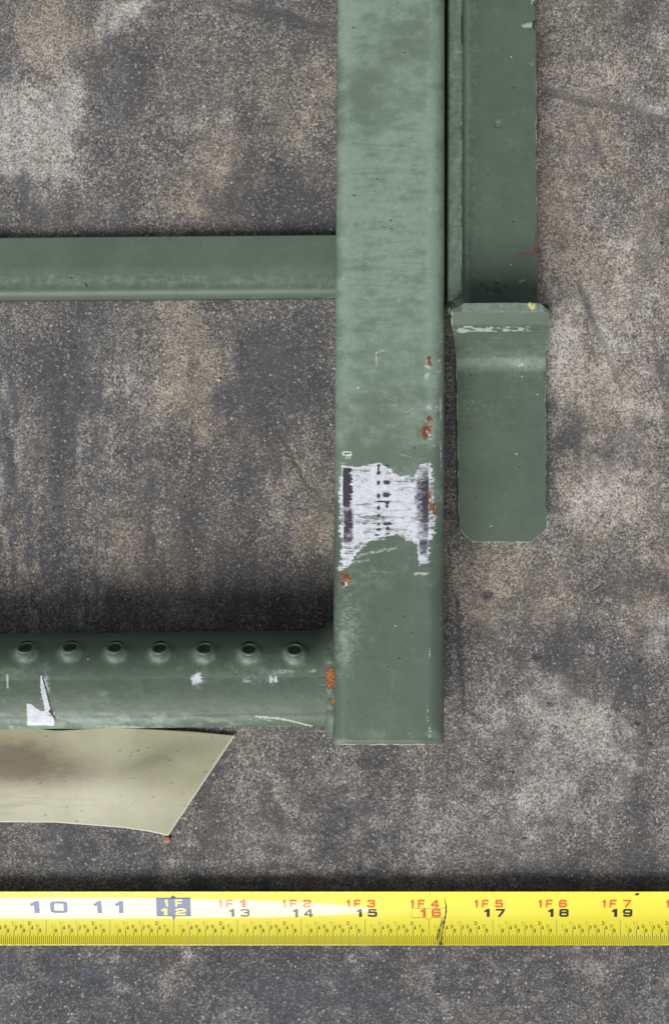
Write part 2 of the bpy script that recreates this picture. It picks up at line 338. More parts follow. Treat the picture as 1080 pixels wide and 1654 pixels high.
def rounded(w0, w1, zb, zt, rr, n_top, n_arc, n_side, n_bot, rb=.002):
    """closed profile (x, z) of a rounded box tube, starting bottom left, over the top"""
    pts = []
    rl, r2 = rr
    for k in range(n_side): pts.append((w0, zb + rb + (zt - rl - zb - rb) * k / n_side))
    for k in range(n_arc): a = math.pi / 2 * k / n_arc; pts.append((w0 + rl - rl * math.cos(a), zt - rl + rl * math.sin(a)))
    for k in range(n_top): pts.append((w0 + rl + (w1 - r2 - w0 - rl) * k / n_top, zt))
    for k in range(n_arc): a = math.pi / 2 * k / n_arc; pts.append((w1 - r2 + r2 * math.sin(a), zt - r2 + r2 * math.cos(a)))
    for k in range(n_side): pts.append((w1, zt - r2 + (zb + rb - zt + r2) * k / n_side))
    for k in range(5): a = math.pi / 2 * k / 5; pts.append((w1 - rb + rb * math.cos(a), zb + rb - rb * math.sin(a)))
    for k in range(n_bot): pts.append((w1 - rb + (w0 - w1 + 2 * rb) * k / n_bot, zb))
    for k in range(5): a = math.pi / 2 * k / 5; pts.append((w0 + rb - rb * math.sin(a), zb + rb - rb * math.cos(a)))
    return np.array(pts)

ZR = .0383   # top of the upright
def side_rail():
    py = np.concatenate([np.arange(-900, -20, 40), np.arange(-20, 1204.5, 1.45), [1204.6]])
    n = len(py)
    y = Y(py, ZR)
    t = np.clip(py / 1205, -.5, 1)
    xl = X(545 - 8.0 * t, ZR); xr = X(721 - 1.0 * t, ZR)
    prof = rounded(0, 1, 0, 1, (.1, .1), 10, 10, 3, 3)   # only for count
    pts = []
    for i in range(n):
        pts.append(rounded(xl[i], xr[i], .0004, ZR, (.0046, .0066), 92, 16, 8, 8))
    R = np.array(pts)                                     # n, m, 2
    m = R.shape[1]
    P = np.concatenate([R[..., :1], np.broadcast_to(y[:, None, None], (n, m, 1)), R[..., 1:]], -1)
    # slight hand made unevenness of the steel, crushed lip at the cut end
    u, v = topx(P)
    P[..., 2] += np.where(P[..., 2] > .03, .00045 * (fbm(u / 60, v / 120, 71) - .5), 0)
    end = sst(1196, 1205, v) * (P[..., 2] > .03); P[..., 2] -= .0012 * end
    P[..., 1] += end * .0006 * (fbm(u / 9, v * 0, 77) - .5)
    dent = blob(u, v, 700, 1196, 10, 6) * (P[..., 2] > .03); P[..., 2] -= .0012 * dent
    mlen = m
    # inner wall, so the cut end shows a real hollow tube
    sel = [0, n // 2, n - 1]
    c = np.array([(xl.mean() + xr.mean()) / 2, 0, ZR / 2]); inner = []
    for i in sel:
        q = P[i].copy(); k = 1 - .0028 / (ZR / 2)
        q[:, 0] = (q[:, 0] - c[0]) * k + c[0]; q[:, 2] = (q[:, 2] - c[2]) * k + c[2]; inner.append(q)
    V = np.concatenate([P.reshape(-1, 3), np.array(inner).reshape(-1, 3)])
    F = grid_faces(n, m, True, True)
    Fi = grid_faces(3, m, True, False) + n * m
    a = (n - 1) * m + np.arange(m); b = (n - 1) * m + (np.arange(m) + 1) % m
    ia = n * m + 2 * m + np.arange(m); ib = n * m + 2 * m + (np.arange(m) + 1) % m
    Fe = np.stack([a, ia, ib, b], -1)
    me = mesh_np(loc_mesh(V), np.concatenate([F, Fi, Fe]))
    top = P[..., 2] > ZR - .005
    nz = fbm(u / 26, v / 14, 1, 5); nf = fbm(u / 5, v / 3, 2, 3); nl = fbm(u / 40, v / 5, 3, 4)
    # chalking: strong at the top, fading below the scuff
    ch = .47 * (1 - sst(600, 960, v)) + .10
    ch = ch + 1.0 * (nz - .5) * (1.15 - sst(700, 1000, v)) + .6 * (fbm(u / 45, v / 60, 111) - .5)
    # vertical band of wear along the right shoulder
    ch += .5 * blob(u, 0 * v, 697, 0, 7, 1) * sst(0, 200, v) * (1 - sst(700, 760, v)) + .38 * blob(u, 0 * v, 562, 0, 8, 1) * (1 - sst(500, 700, v))
    # darker diagonal reflection at the top, painted into the colour, and the bands under it
    d = (v - (165 - (u - 560) * .95) - 30 * (fbm(u / 25, v / 25, 301) - .5)) / 52; d0 = d
    ch -= .40 * np.exp(-d * d * .6) * (1 - sst(690, 700, u)) * (1 - sst(230, 260, v))
    ch -= .14 * box(u, v, 565, 640, 150, 205, 28); ch += .16 * (1 - sst(-60, 60, v - (120 - (u - 560) * .9))) + .3 * box(u, v, 600, 690, 90, 150, 15)
    ch += .30 * box(u, v, 556, 690, 320, 520, 60) * sst(.4, .6, nl) + .25 * box(u, v, 556, 690, 200, 300, 20) * sst(.45, .6, nl)
    ch += .5 * blob(u, v, 560, 1000, 14, 60) * sst(.4, .6, nf) + .5 * blob(u, v, 558, 1050, 8, 30)
    ch += .35 * blob(u, v, 618, 930, 35, 22) - .3 * blob(u, v, 640, 735, 60, 16) - .4 * blob(u, v, 620, 660, 22, 45) + .2 * blob(u, v, 650, 700, 50, 30)
    ch += .35 * blob(u, v, 612, 1190, 14, 8) + .4 * blob(u, v, 545, 1200, 14, 5)
    ch = np.where(top, ch, .12)
    # pale scrapes, and edge highlights painted down the right side
    def line(x0, y0, x1, y1, w, s=0, wob=2.):
        dx, dy = x1 - x0, y1 - y0; L = math.hypot(dx, dy)
        t = ((u - x0) * dx + (v - y0) * dy) / L; dd = ((u - x0) * -dy + (v - y0) * dx) / L + wob * (fbm(t / 9, 0 * t + s, s) - .5) * 2
        return (1 - sst(w * .5, w * 1.2, abs(dd))) * (t > 0) * (t < L)
    lt = .75 * line(608, 592, 606, 570, 1.6, 1) + .7 * line(606, 570, 622, 566, 1.5, 2) + .9 * line(576, 624, 580, 629, 2, 3, .5)
    lt += .6 * line(644, 734, 664, 737, 1.2, 4) + .5 * line(590, 546, 622, 543, 1, 5) + .55 * line(711.5, 800, 711.5, 1195, 1.3, 31, .6) * sst(.3, .6, fbm(u, v / 50, 16)) + .8 * line(711.5, 520, 711.5, 800, 1.4, 6, .6) * sst(.35, .6, fbm(u, v / 30, 6))
    lt += .7 * blob(u, v, 697, 657, 8, 3) * sst(.4, .55, nf) * 1.6 + .8 * blob(u, v, 689, 597, 5, 12) * sst(.45, .6, nf) * 1.4 + .9 * blob(u, v, 708, 582, 2, 1.5) + .9 * blob(u, v, 707, 600, 2, 1.5) + .9 * blob(u, v, 705, 633, 2, 2)
    lt += .8 * line(690, 1136, 694, 1196, 2, 7, 3) * sst(.4, .55, nf) + .8 * line(693, 1046, 693, 1062, 1.5, 8) + .6 * line(660, 1182, 666, 1192, 1.2, 9) + .5 * line(593, 1068, 610, 1070, 1, 3)
    lt += .9 * sst(1202, 1204.2, v) * top * sst(.35, .5, fbm(u / 10, v * 0, 12))
    lt += .8 * line(668, 928, 692, 926, 2.6, 11, 3) + .55 * line(596, 924, 640, 924, 1, 13) + .6 * line(575, 899, 640, 884, 3, 14, 4) + .5 * line(565, 907, 600, 904, 3, 15, 4)
    lt += .6 * blob(u, v, 684, 940, 3, 14) * nf + .7 * (vn(u / 3, v / 2, 91) > .93) * (v < 720) * (v > 150) * top * (nz > .5)
    fk = fbm(u / 4.2, v / 2.6, 401, 4); zone = sst(.45, .62, fbm(u / 34, v / 30, 402, 4)) * (1 - sst(700, 760, v)) * sst(200, 330, v)
    lt += .55 * sst(.60, .72, fk) * zone + .30 * box(u, v, 552, 700, 862, 935, 12) * sst(.52, .66, fbm(u / 30, v / 3, 403, 5))
    lt += .55 * line(694, 5, 692, 500, 1.4, 21, 2) * sst(.4, .55, fbm(u, v / 25, 22)) + .5 * blob(u, v, 692, 700, 8, 24)
    lt += .5 * blob(u, v, 650, 770, 45, 10) * sst(.45, .6, nf) + .45 * blob(u, v, 572, 765, 10, 5) + .6 * box(u, v, 556, 568, 728, 742, 2)
    # the scuffed primer patch
    ed = 8 * (fbm(u / 9, v / 2.2, 33, 5) - .5) * 2
    topedge = np.interp(u, [545, 552, 572, 590, 604, 622, 645, 668, 676, 694, 702], [752, 748, 756, 752, 747, 752, 768, 768, 750, 746, 756])
    botedge = np.interp(u, [545, 552, 562, 584, 600, 615, 640, 660, 672, 676, 692, 702], [905, 918, 916, 884, 874, 868, 864, 874, 880, 914, 912, 870])
    lx = np.interp(v, [740, 760, 800, 900, 920], [553, 550, 547, 549, 552]); rx = np.interp(v, [745, 790, 860, 875, 915], [695, 702, 703, 694, 692])
    dx_ = np.minimum(u - lx, rx - u); dy_ = np.minimum(v - topedge, botedge - v)
    w = sst(-2.5, 2.5, np.minimum(dx_, dy_) + ed)
    w = w * (.50 + .34 * sst(.25, .6, nl) + .15 * sst(8, 25, np.minimum(dx_, dy_))) - .35 * w * blob(u, v, 620, 838, 26, 5) - .3 * w * sst(.62, .8, fbm(u / 12, v / 3, 44))
    w = np.maximum(w, .8 * box(u, v, 553, 568, 729, 737, 1.5) * (1 - box(u, v, 556, 565, 731, 734, 1)))
    w = np.maximum(w, .8 * blob(u, v, 549, 918, 4.5, 4.5) + .75 * blob(u, v, 556, 944, 7, 5) * (u < 562) + .7 * blob(u, v, 690, 700, 6, 6))
    w = np.maximum(w, .6 * box(u, v, 574, 625, 868, 874, 3) * nf * 1.6)
    bk = 1.1 * sst(553, 555, u) * (1 - sst(561, 572, u + ed)) * sst(753, 758, v) * (1 - sst(812, 826, v)) * (.6 + .55 * nf)
    bk = np.maximum(bk, .68 * sst(553, 556, u) * (1 - sst(565, 576, u)) * sst(815, 825, v) * (1 - sst(866, 892, v)) * (.35 + 1.1 * nf))
    g = sst(660, 686, u + 12 * (nf - .5)) * (1 - sst(690.5, 692.5, u)) * sst(749, 757, v) * (1 - sst(870, 905, v))
    bk = np.maximum(bk, g * (.30 + .48 * (1 - abs(v - 805) / 80).clip(0, 1)) * (.75 + .5 * nf))
    bk = np.maximum(bk, .55 * box(u, v, 676, 691, 868, 896, 3) * (.4 + nf)); bk = np.maximum(bk, .5 * box(u, v, 555, 572, 888, 896, 2) * (.3 + nf))
    bk = np.maximum(bk, .8 * box(u, v, 556, 565, 732, 733.2, .8)); bk = np.maximum(bk, .7 * box(u, v, 680, 694, 913, 914.5, .8))
    for cx, cy, sx, sy in [(611, 752, 2, 2), (611, 764, 2.4, 2.6), (611, 757, 1, 4), (611, 780, 2, 3), (624, 779, 4.5, 2.8), (611, 801, 2, 3.5), (624, 799, 5, 3.2), (618, 810, 12, .9), (625, 812, 3, 1.6),
                           (611, 821, 2, 3), (625, 818, 2, 2.5), (611, 833, 2.6, 2.2), (625, 846, 6, 2), (626, 853, 2.4, 2), (611, 847, 1.6, 2), (611, 855, 3, 1.6), (626, 862, 2.4, 1.2), (624, 752, 3, 1.2), (609, 864, 4, 1)]:
        bk = np.maximum(bk, 1.0 * blob(u, v, cx, cy, sx, sy) * (.55 + .8 * vn(u / 2, v / 1.5, 5)))
    bk = np.maximum(bk, .42 * box(u, v, 566, 600, 758, 800, 8) * sst(.55, .8, fbm(u / 5, v / 3, 61)) * 1.2)
    bk = np.maximum(bk, .46 * w * sst(.66, .8, fbm(u / 9, v / 1.6, 62)))
    ru = np.zeros_like(u)
    for cx, cy, sx, sy in [(692, 578, 2.6, 3), (693, 588, 2.8, 3), (693, 677, 4, 4), (687, 690, 4, 5), (684, 698, 4.5, 5), (692, 694, 4, 6), (687, 706, 3.5, 4), (697, 818, 5, 7), (702, 826, 3, 6), (556, 930, 6, 3.4), (562, 936, 5, 4), (552, 943, 4.5, 3.5), (694, 800, 3, 6)]:
        ru = np.maximum(ru, 1.0 * blob(u, v, cx, cy, sx, sy))
    ru = np.maximum(ru, .32 * blob(u, v, 640, 928, 12, 3))
    veil = (.62 * (1 - sst(560, 960, v)) - .18 * np.exp(-d0 * d0) * (v < 260)) * top  # veil also carries the painted diagonal reflection
    attrs(me, dict(veil=veil, chalk_sheen=ch, light=lt, white=w * top, black=bk * top, rust=ru * top, deeprust=(v < 900) * .8 * top))
    return link('side_rail', me, M_paint, frame)
rail = side_rail()

# rung: a D shaped tube with raised grip holes punched along its upper shoulder
ZG = .0350
holes = [(44, 1051), (115, 1050.5), (187, 1051), (259, 1051), (331, 1052), (403, 1052), (476, 1053)]
def rung():
    xs = X(np.concatenate([np.arange(-420, -20, 20), np.arange(-20, 545, 1.35)]), ZG)
    ytop_ = .0
    y1 = float(Y(1173, .030)); y0 = y1 + .0326            # lower and upper side of the tube
    zb = .0045; prof = []
    ru_, rl = .0135, .0060
    for k in range(60): a = math.pi / 2 * k / 60; prof.append((y0 - ru_ + ru_ * math.cos(a), ZG - ru_ + ru_ * math.sin(a)))
    nt = 62
    for k in range(nt):
        t = k / nt; yy = y0 - ru_ + (y1 + rl - y0 + ru_) * t; prof.append((yy, ZG + .0006 * math.sin(math.pi * t)))
    for k in range(18): a = math.pi / 2 * k / 18; prof.append((y1 + rl - rl * math.sin(a), ZG - rl + rl * math.cos(a)))
    for k in range(14): prof.append((y1, ZG - rl + (zb + .004 - ZG + rl) * k / 14))
    for k in range(10): a = math.pi / 2 * k / 10; prof.append((y1 + .004 - .004 * math.cos(a), zb + .004 - .004 * math.sin(a)))
    for k in range(8): prof.append((y1 + .004 + (y0 - y1 - .008) * k / 8, zb))
    for k in range(10): a = math.pi / 2 * k / 10; prof.append((y0 - .004 + .004 * math.sin(a), zb + .004 - .004 * math.cos(a)))
    for k in range(26): prof.append((y0, zb + .004 + (ZG - ru_ - zb - .004) * k / 26))
    prof = np.array(prof); n, m = len(xs), len(prof)
    P = np.zeros((n, m, 3)); P[..., 0] = xs[:, None]; P[..., 1] = prof[None, :, 0]; P[..., 2] = prof[None, :, 1]
    tilt = (xs - xs[-1]) * .010; P[..., 1] -= tilt[:, None] * -1.0       # climbs slightly to the left
    d = np.roll(P, -1, 1) - np.roll(P, 1, 1); N = np.stack([0 * d[..., 0], d[..., 2], -d[..., 1]], -1); N /= np.linalg.norm(N, axis=-1, keepdims=True) + 1e-9
    # make N outward
    cy = (y0 + y1) / 2; out = np.sign((N[..., 1] * (P[..., 1] - cy) + N[..., 2] * (P[..., 2] - .02)))[..., None]; N *= out
    u, v = topx(P)
    info = []; keep = np.ones((n, m), bool)
    front = P[..., 2] > .012
    for hx, hy in holes:
        dd = (u - hx) ** 2 + (v - hy) ** 2 + (~front) * 1e6
        i, j = np.unravel_index(np.argmin(dd), dd.shape); c = P[i, j].copy(); nn = N[i, j].copy(); info.append((c, nn))
    D = np.zeros((n, m))
    for c, nn in info:
        r = np.linalg.norm(P - c, axis=-1) * front + (~front) * 1
        D += .0021 * np.exp(-(np.maximum(r - .0026, 0) / .0018) ** 2) * (r < .012)
        keep &= r > .0027
    # hand welding makes the tube flare where it meets the upright
    fl_ = sst(500, 541, u) ** 2.2 * (np.minimum(abs(N[..., 1]), 1)) * (P[..., 1] > cy); D += fl_ * .0040
    D += .00015 * (fbm(u / 30, v / 30, 3) - .5) * 2
    P2 = P + N * D[..., None]
    kf = keep & np.roll(keep, -1, 0) & np.roll(keep, -1, 1) & np.roll(np.roll(keep, -1, 0), -1, 1)
    F = grid_faces(n, m, True, False, kf[:-1])
    me = mesh_np(loc_mesh(P2), F)
    u, v = topx(P2)
    nz = fbm(u / 20, v / 10, 5, 5); nf = fbm(u / 4, v / 4, 6, 3)
    ch = .1 + .35 * (nz - .4) + .38 * sst(1142, 1156, v) * (1 - sst(250, 360, u)) + .4 * sst(1146, 1160, v) * sst(.45, .6, fbm(u / 20, v / 6, 8)) * (u < 420)  # lighter strip at the lower left is light painted in
    ch += .5 * blob(u, v, 22, 1085, 24, 8) * nf * 1.5 + .35 * blob(u, v, 75, 1080, 14, 8) + .45 * blob(u, v, 455, 1086, 24, 4) + .2 * blob(u, v, 410, 1078, 80, 10)
    ch += .35 * blob(u, v, 168, 1120, 5, 5)
    for hx, hy in holes: ch += .34 * np.exp(-((np.hypot(u - hx, (v - hy - 4) * 1.1) - 15) / 3.5) ** 2) * (v > hy - 2)  # crescents below the holes: worn paint plus painted-in light
    ch = np.where(front, ch, .05)
    lt = .75 * blob(u, v, 407, 1098, 11, 6) ** .6 * (nf + .35) + .9 * blob(u, v, 507, 1083, 7, 3) * (nf + .3) + .8 * blob(u, v, 465, 1084, 18, 3) * (nf + .2)
    lt += .6 * blob(u, v, 440, 1099, 10, 9) * (nf + .3) + .55 * blob(u, v, 318, 1101, 12, 12) * (nf + .35)
    def line(x0, y0, x1, y1, w, s=0, wob=2.):
        dx, dy = x1 - x0, y1 - y0; L = math.hypot(dx, dy)
        t = ((u - x0) * dx + (v - y0) * dy) / L; e = ((u - x0) * -dy + (v - y0) * dx) / L + wob * (fbm(t / 9, 0 * t + s, s) - .5) * 2
        return (1 - sst(w * .5, w * 1.2, abs(e))) * (t > 0) * (t < L)
    lt += line(412, 1156, 460, 1162, 1.8, 1, 1) + line(455, 1161, 505, 1173, 1.6, 2, 1) + .8 * line(415, 1158, 440, 1165, .9, 4, 1) + .9 * line(12, 1088, 13, 1112, 2.2, 3, .5) + .9 * blob(u, v, 73, 1113, 6, 22) * (nf > .4)
    lt += .6 * sst(1171.6, 1173, v) * front * sst(.4, .7, fbm(u / 30, 0 * v, 13)) + .8 * (vn(u / 3, v / 3, 17) > .985)
    w = 0 * u
    # bare white chips
    w = np.maximum(w, ((u > 44) & (u < 88) & (v > 1137 + 14 * np.interp(u, [44, 50, 60, 68, 88], [0, 0, 1, 1.2, 1.2]) * .6 * (.6 + nf * .8))) * (v < 1172) * 1.)
    w = np.maximum(w, ((v > 1092) & (v < 1168) & (abs(u - np.interp(v, [1092, 1120, 1168], [67, 71, 83])) < np.interp(v, [1092, 1110, 1130, 1168], [1.5, 4, 4, 6]))) * 1.)
    w = np.maximum(w, 1.1 * blob(u, v, 318, 1097, 7, 7) * (.55 + nf)); w = np.maximum(w, .9 * blob(u, v, 437, 1098, 2.5, 5) * 1.1); w = np.maximum(w, .9 * blob(u, v, 445, 1097, 2.5, 4.5) * 1.1)
    bk = (abs(u - np.interp(v, [1092, 1120, 1150, 1164], [68.5, 77, 84, 91]) + 1.5 * (nf - .5)) < 1.3) * (v > 1094) * (v < 1163) * 1.
    bk = np.maximum(bk, .9 * blob(u, v, 82, 1150, 5, 5) * (nf > .5))
    attrs(me, dict(chalk_sheen=ch, light=lt, white=w * front, black=bk * front))
    o = link('rung', me, M_paint, frame)
    # the punched lips
    for c, nn in info:
        bm = bmesh.new(); rings = []
        prof = [(.0046, .0008), (.0039, .00160), (.0034, .00208), (.0031, .00218), (.0028, .00205), (.0025, .0015), (.0023, .0006), (.0021, .0001), (.0017, -.0004), (.0011, -.0006), (.0004, -.0007)]; hr = random.Random(int(c[0] * 1e5)); ph = hr.uniform(-.35, .35); am = hr.uniform(.10, .17)
        zax = Vector(nn); xax = Vector((1, 0, 0)); yax = zax.cross(xax)
        K = 28
        for q, (r, h) in enumerate(prof):
            ring = []
            for k in range(K):
                a = 2 * math.pi * k / K
                tear = max(0, math.cos(a - .75 - ph)) ** 4 * am * (1 if 2 < q < 8 else 0)
                rr = .88 * r * (1 + tear + .02 * math.cos(3 * a + ph * 9))
                hh = h + (.00035 * math.cos(a + 2.0 + ph) if 0 < q < 4 else 0)
                ring.append(bm.verts.new(xax * rr * math.cos(a) + yax * rr * .88 * math.sin(a) + zax * hh))
            rings.append(ring)
        for A, B_ in zip(rings, rings[1:]):
            for k in range(K): bm.faces.new((A[k], A[(k + 1) % K], B_[(k + 1) % K], B_[k]))
        bm.faces.new(rings[-1]); bmesh.ops.recalc_face_normals(bm, faces=bm.faces)
        h = bm_obj('grip_hole', bm, M_paint, o); h.location = Vector(c) - fl
rung()

def tube_bead(name, pts, rad, parent, origin, mat, seed=0, seg=14, rust=None):
    """welded bead: irregular tube swept along points"""
    rng = random.Random(seed); V = []; n = len(pts)
    for i, p in enumerate(pts):
        a = Vector(pts[max(i - 1, 0)]); b = Vector(pts[min(i + 1, n - 1)]); t = (b - a).normalized()
        s = t.cross(Vector((0, 0, 1))); s = s.normalized() if s.length > .1 else Vector((1, 0, 0)); w = t.cross(s)
        e = min(1, min(i, n - 1 - i) / 3 + .25)
        r0 = rad[i] if hasattr(rad, '__len__') else rad
        for k in range(seg):
            th = 2 * math.pi * k / seg
            r = r0 * e * (1 + .10 * math.sin(i * .55) * .35 + .03 * (rng.random() - .5))
            V.append(Vector(p) + (s * math.cos(th) + w * math.sin(th)) * r - Vector(origin))
    V = np.array([tuple(v) for v in V]); F = grid_faces(n, seg, True, True)
    me = mesh_np(V, F)
    if rust is not None: attrs(me, rust(V + np.array(origin)))
    return link(name, me, mat, parent)

def welds():
    # bead down the joint of rung and upright
    pts = []; rad = []
    key = [(1012, .016, .0016), (1022, .019, .0030), (1032, .0225, .0042), (1042, .028, .0048), (1052, .0325, .0046), (1070, .0350, .0040), (1090, .0354, .0034), (1110, .0354, .0034), (1130, .0353, .0036), (1150, .0352, .0040), (1165, .0345, .0042), (1178, .032, .0036), (1188, .028, .0028)]
    for py in np.arange(1014, 1189, 2.0):
        z = np.interp(py, [k[0] for k in key], [k[1] for k in key]); r = np.interp(py, [k[0] for k in key], [k[2] for k in key])
        pxx = np.interp(py, [1012, 1030, 1050, 1080, 1120, 1150, 1188], [543, 541, 537, 534.5, 534, 536, 541])
        pts.append((float(X(pxx, z)), float(Y(py, z)), float(z - r * .80))); rad.append(float(r))
    def paint(P):
        u, v = topx(P); nf = fbm(u / 4, v / 4, 3, 3)
        r = .95 * blob(u, v, 534, 1085, 6, 6) + .95 * blob(u, v, 534, 1102, 7, 9) + 1.0 * blob(u, v, 538, 1133, 4.5, 4.5)
        return dict(rust=r, chalk_sheen=.1 + .2 * nf, light=.6 * blob(u, v, 533, 1068, 3, 7) + .6 * blob(u, v, 538, 1126, 6, 5))
    tube_bead('weld_bead', pts, rad, frame, fl, M_paint, 3, rust=paint)
    # raised ridge of the fold near the lower corner
    pts = [(float(X(549 - i * 1.4, .0352 - i * .0002)), float(Y(1136 + i * 5.6, .0352 - i * .0002)), .0338 - i * .0004) for i in range(10)]
    tube_bead('weld_bead', pts, .0024, frame, fl, M_paint, 5)
    # smaller fillets at the cross bar
    pts = [(float(X(542.5, .0066)), float(Y(384 + i * 6, .0066)), .0050) for i in range(15)]
    tube_bead('weld_bead', pts, .0016, frame, fl, M_paint, 7)
welds()

def rust_crust(parent, origin, spots, seed, mat=None):
    """flaking rust standing a little proud of the paint"""
    rng = np.random.default_rng(seed); bm = bmesh.new()
    for (cx, cy, rx, ry, z) in spots:
        for k in range(26):
            a = rng.uniform(0, 6.28); q = rng.random() ** .6
            p = (float(X(cx + rx * q * math.cos(a), z)) - origin[0], float(Y(cy + ry * q * math.sin(a), z)) - origin[1], z - origin[2] + .0001)
            r = rng.uniform(.00012, .00038)
            b = bmesh.ops.create_icosphere(bm, subdivisions=1, radius=r)
            for v in b['verts']:
                v.co = Vector((v.co.x * rng.uniform(.8, 1.3), v.co.y * rng.uniform(.8, 1.3), v.co.z * .55)) + Vector(p)
    o = bm_obj('rust_crust', bm, mat or M_rust, parent, False); o['kind'] = 'stuff'; return o
def mat_rust():
    s = NT('orange_rust'); n = s.noise(900, 4, .7)
    c = s.mix(s.mr(n, .3, .7), (.14, .035, .015), (.72, .27, .045)); c = s.mix(s.mr(s.noise(1400, 2, .5, w=4.), .62, .72), c, (.75, .50, .25))
    s.l(c, s.b.inputs['Base Color']); s.l(.9, s.b.inputs['Roughness']); return s.m
M_rust = mat_rust(); M_oldrust = mat_simple('old_brown_rust', (.20, .062, .035), .9, nz=1500)
rust_crust(frame, fl, [(534, 1085, 5.5, 6, .0358), (535, 1101, 6.5, 10, .0358), (538, 1133, 3.5, 4, .0358)], 2)

rust_crust(frame, fl, [(692, 583, 2.5, 7, ZR - .0002), (692, 676, 3, 3, ZR - .0002), (687, 698, 5, 9, ZR - .0001), (699, 820, 3, 10, ZR - .0010), (558, 932, 5, 3, ZR), (553, 943, 3, 3, ZR)], 9, M_oldrust)
# cross bar: angle section lying low behind the upright
def cross_bar():
    xs = X(np.concatenate([np.arange(-420, -20, 20), np.arange(-20, 556, 2.5)]), .010)
    zt = .0066; y1 = float(Y(478.5, .0050)); y0 = float(Y(378.5, zt)); r = .0036; th = .0024; prof = []
    prof.append((y0, zt - th)); prof.append((y0, zt - .0005)); prof.append((y0 - .0004, zt))
    for k in range(1, 40): prof.append((y0 + (y1 + r - y0) * k / 40, zt - .0005 * sst(.55, .85, k / 40)))
    for k in range(14): a = math.pi / 2 * k / 14; prof.append((y1 + r - r * math.sin(a), zt - .0005 - r + r * math.cos(a)))
    prof += [(y1, .0025), (y1, .0004), (y1 + th, .0004), (y1 + th, .003), (y1 + th + .001, zt - th - .0005), (y1 + th + .003, zt - th)]
    prof = np.array(prof); n, m = len(xs), len(prof)
    P = np.zeros((n, m, 3)); P[..., 0] = xs[:, None]; P[..., 1] = prof[None, :, 0]; P[..., 2] = prof[None, :, 1]
    P[..., 1] += ((xs - xs[-1]) * .0085)[:, None]
    me = mesh_np(loc_mesh(P), grid_faces(n, m, True, False)); u, v = topx(P)
    ch = .12 + .12 * (fbm(u / 30, v / 8, 4) - .5) + .34 * np.exp(-((v - 454) / 10) ** 2)  # pale band near the lower edge is sky gloss, painted in
    lt = .45 * (v > 479.5) * (u > 400) * sst(.5, .6, fbm(u / 9, v * 0, 5)) + .8 * (vn(u / 3, v / 3, 3) > .99) + .7 * blob(u, v, 528, 450, 2, 2)
    bk = .8 * blob(u, v, 140, 461, 1.6, 5, -.5)
    attrs(me, dict(chalk_sheen=ch, light=lt, black=bk)); return link('cross_bar', me, M_paint, frame)
cross_bar()

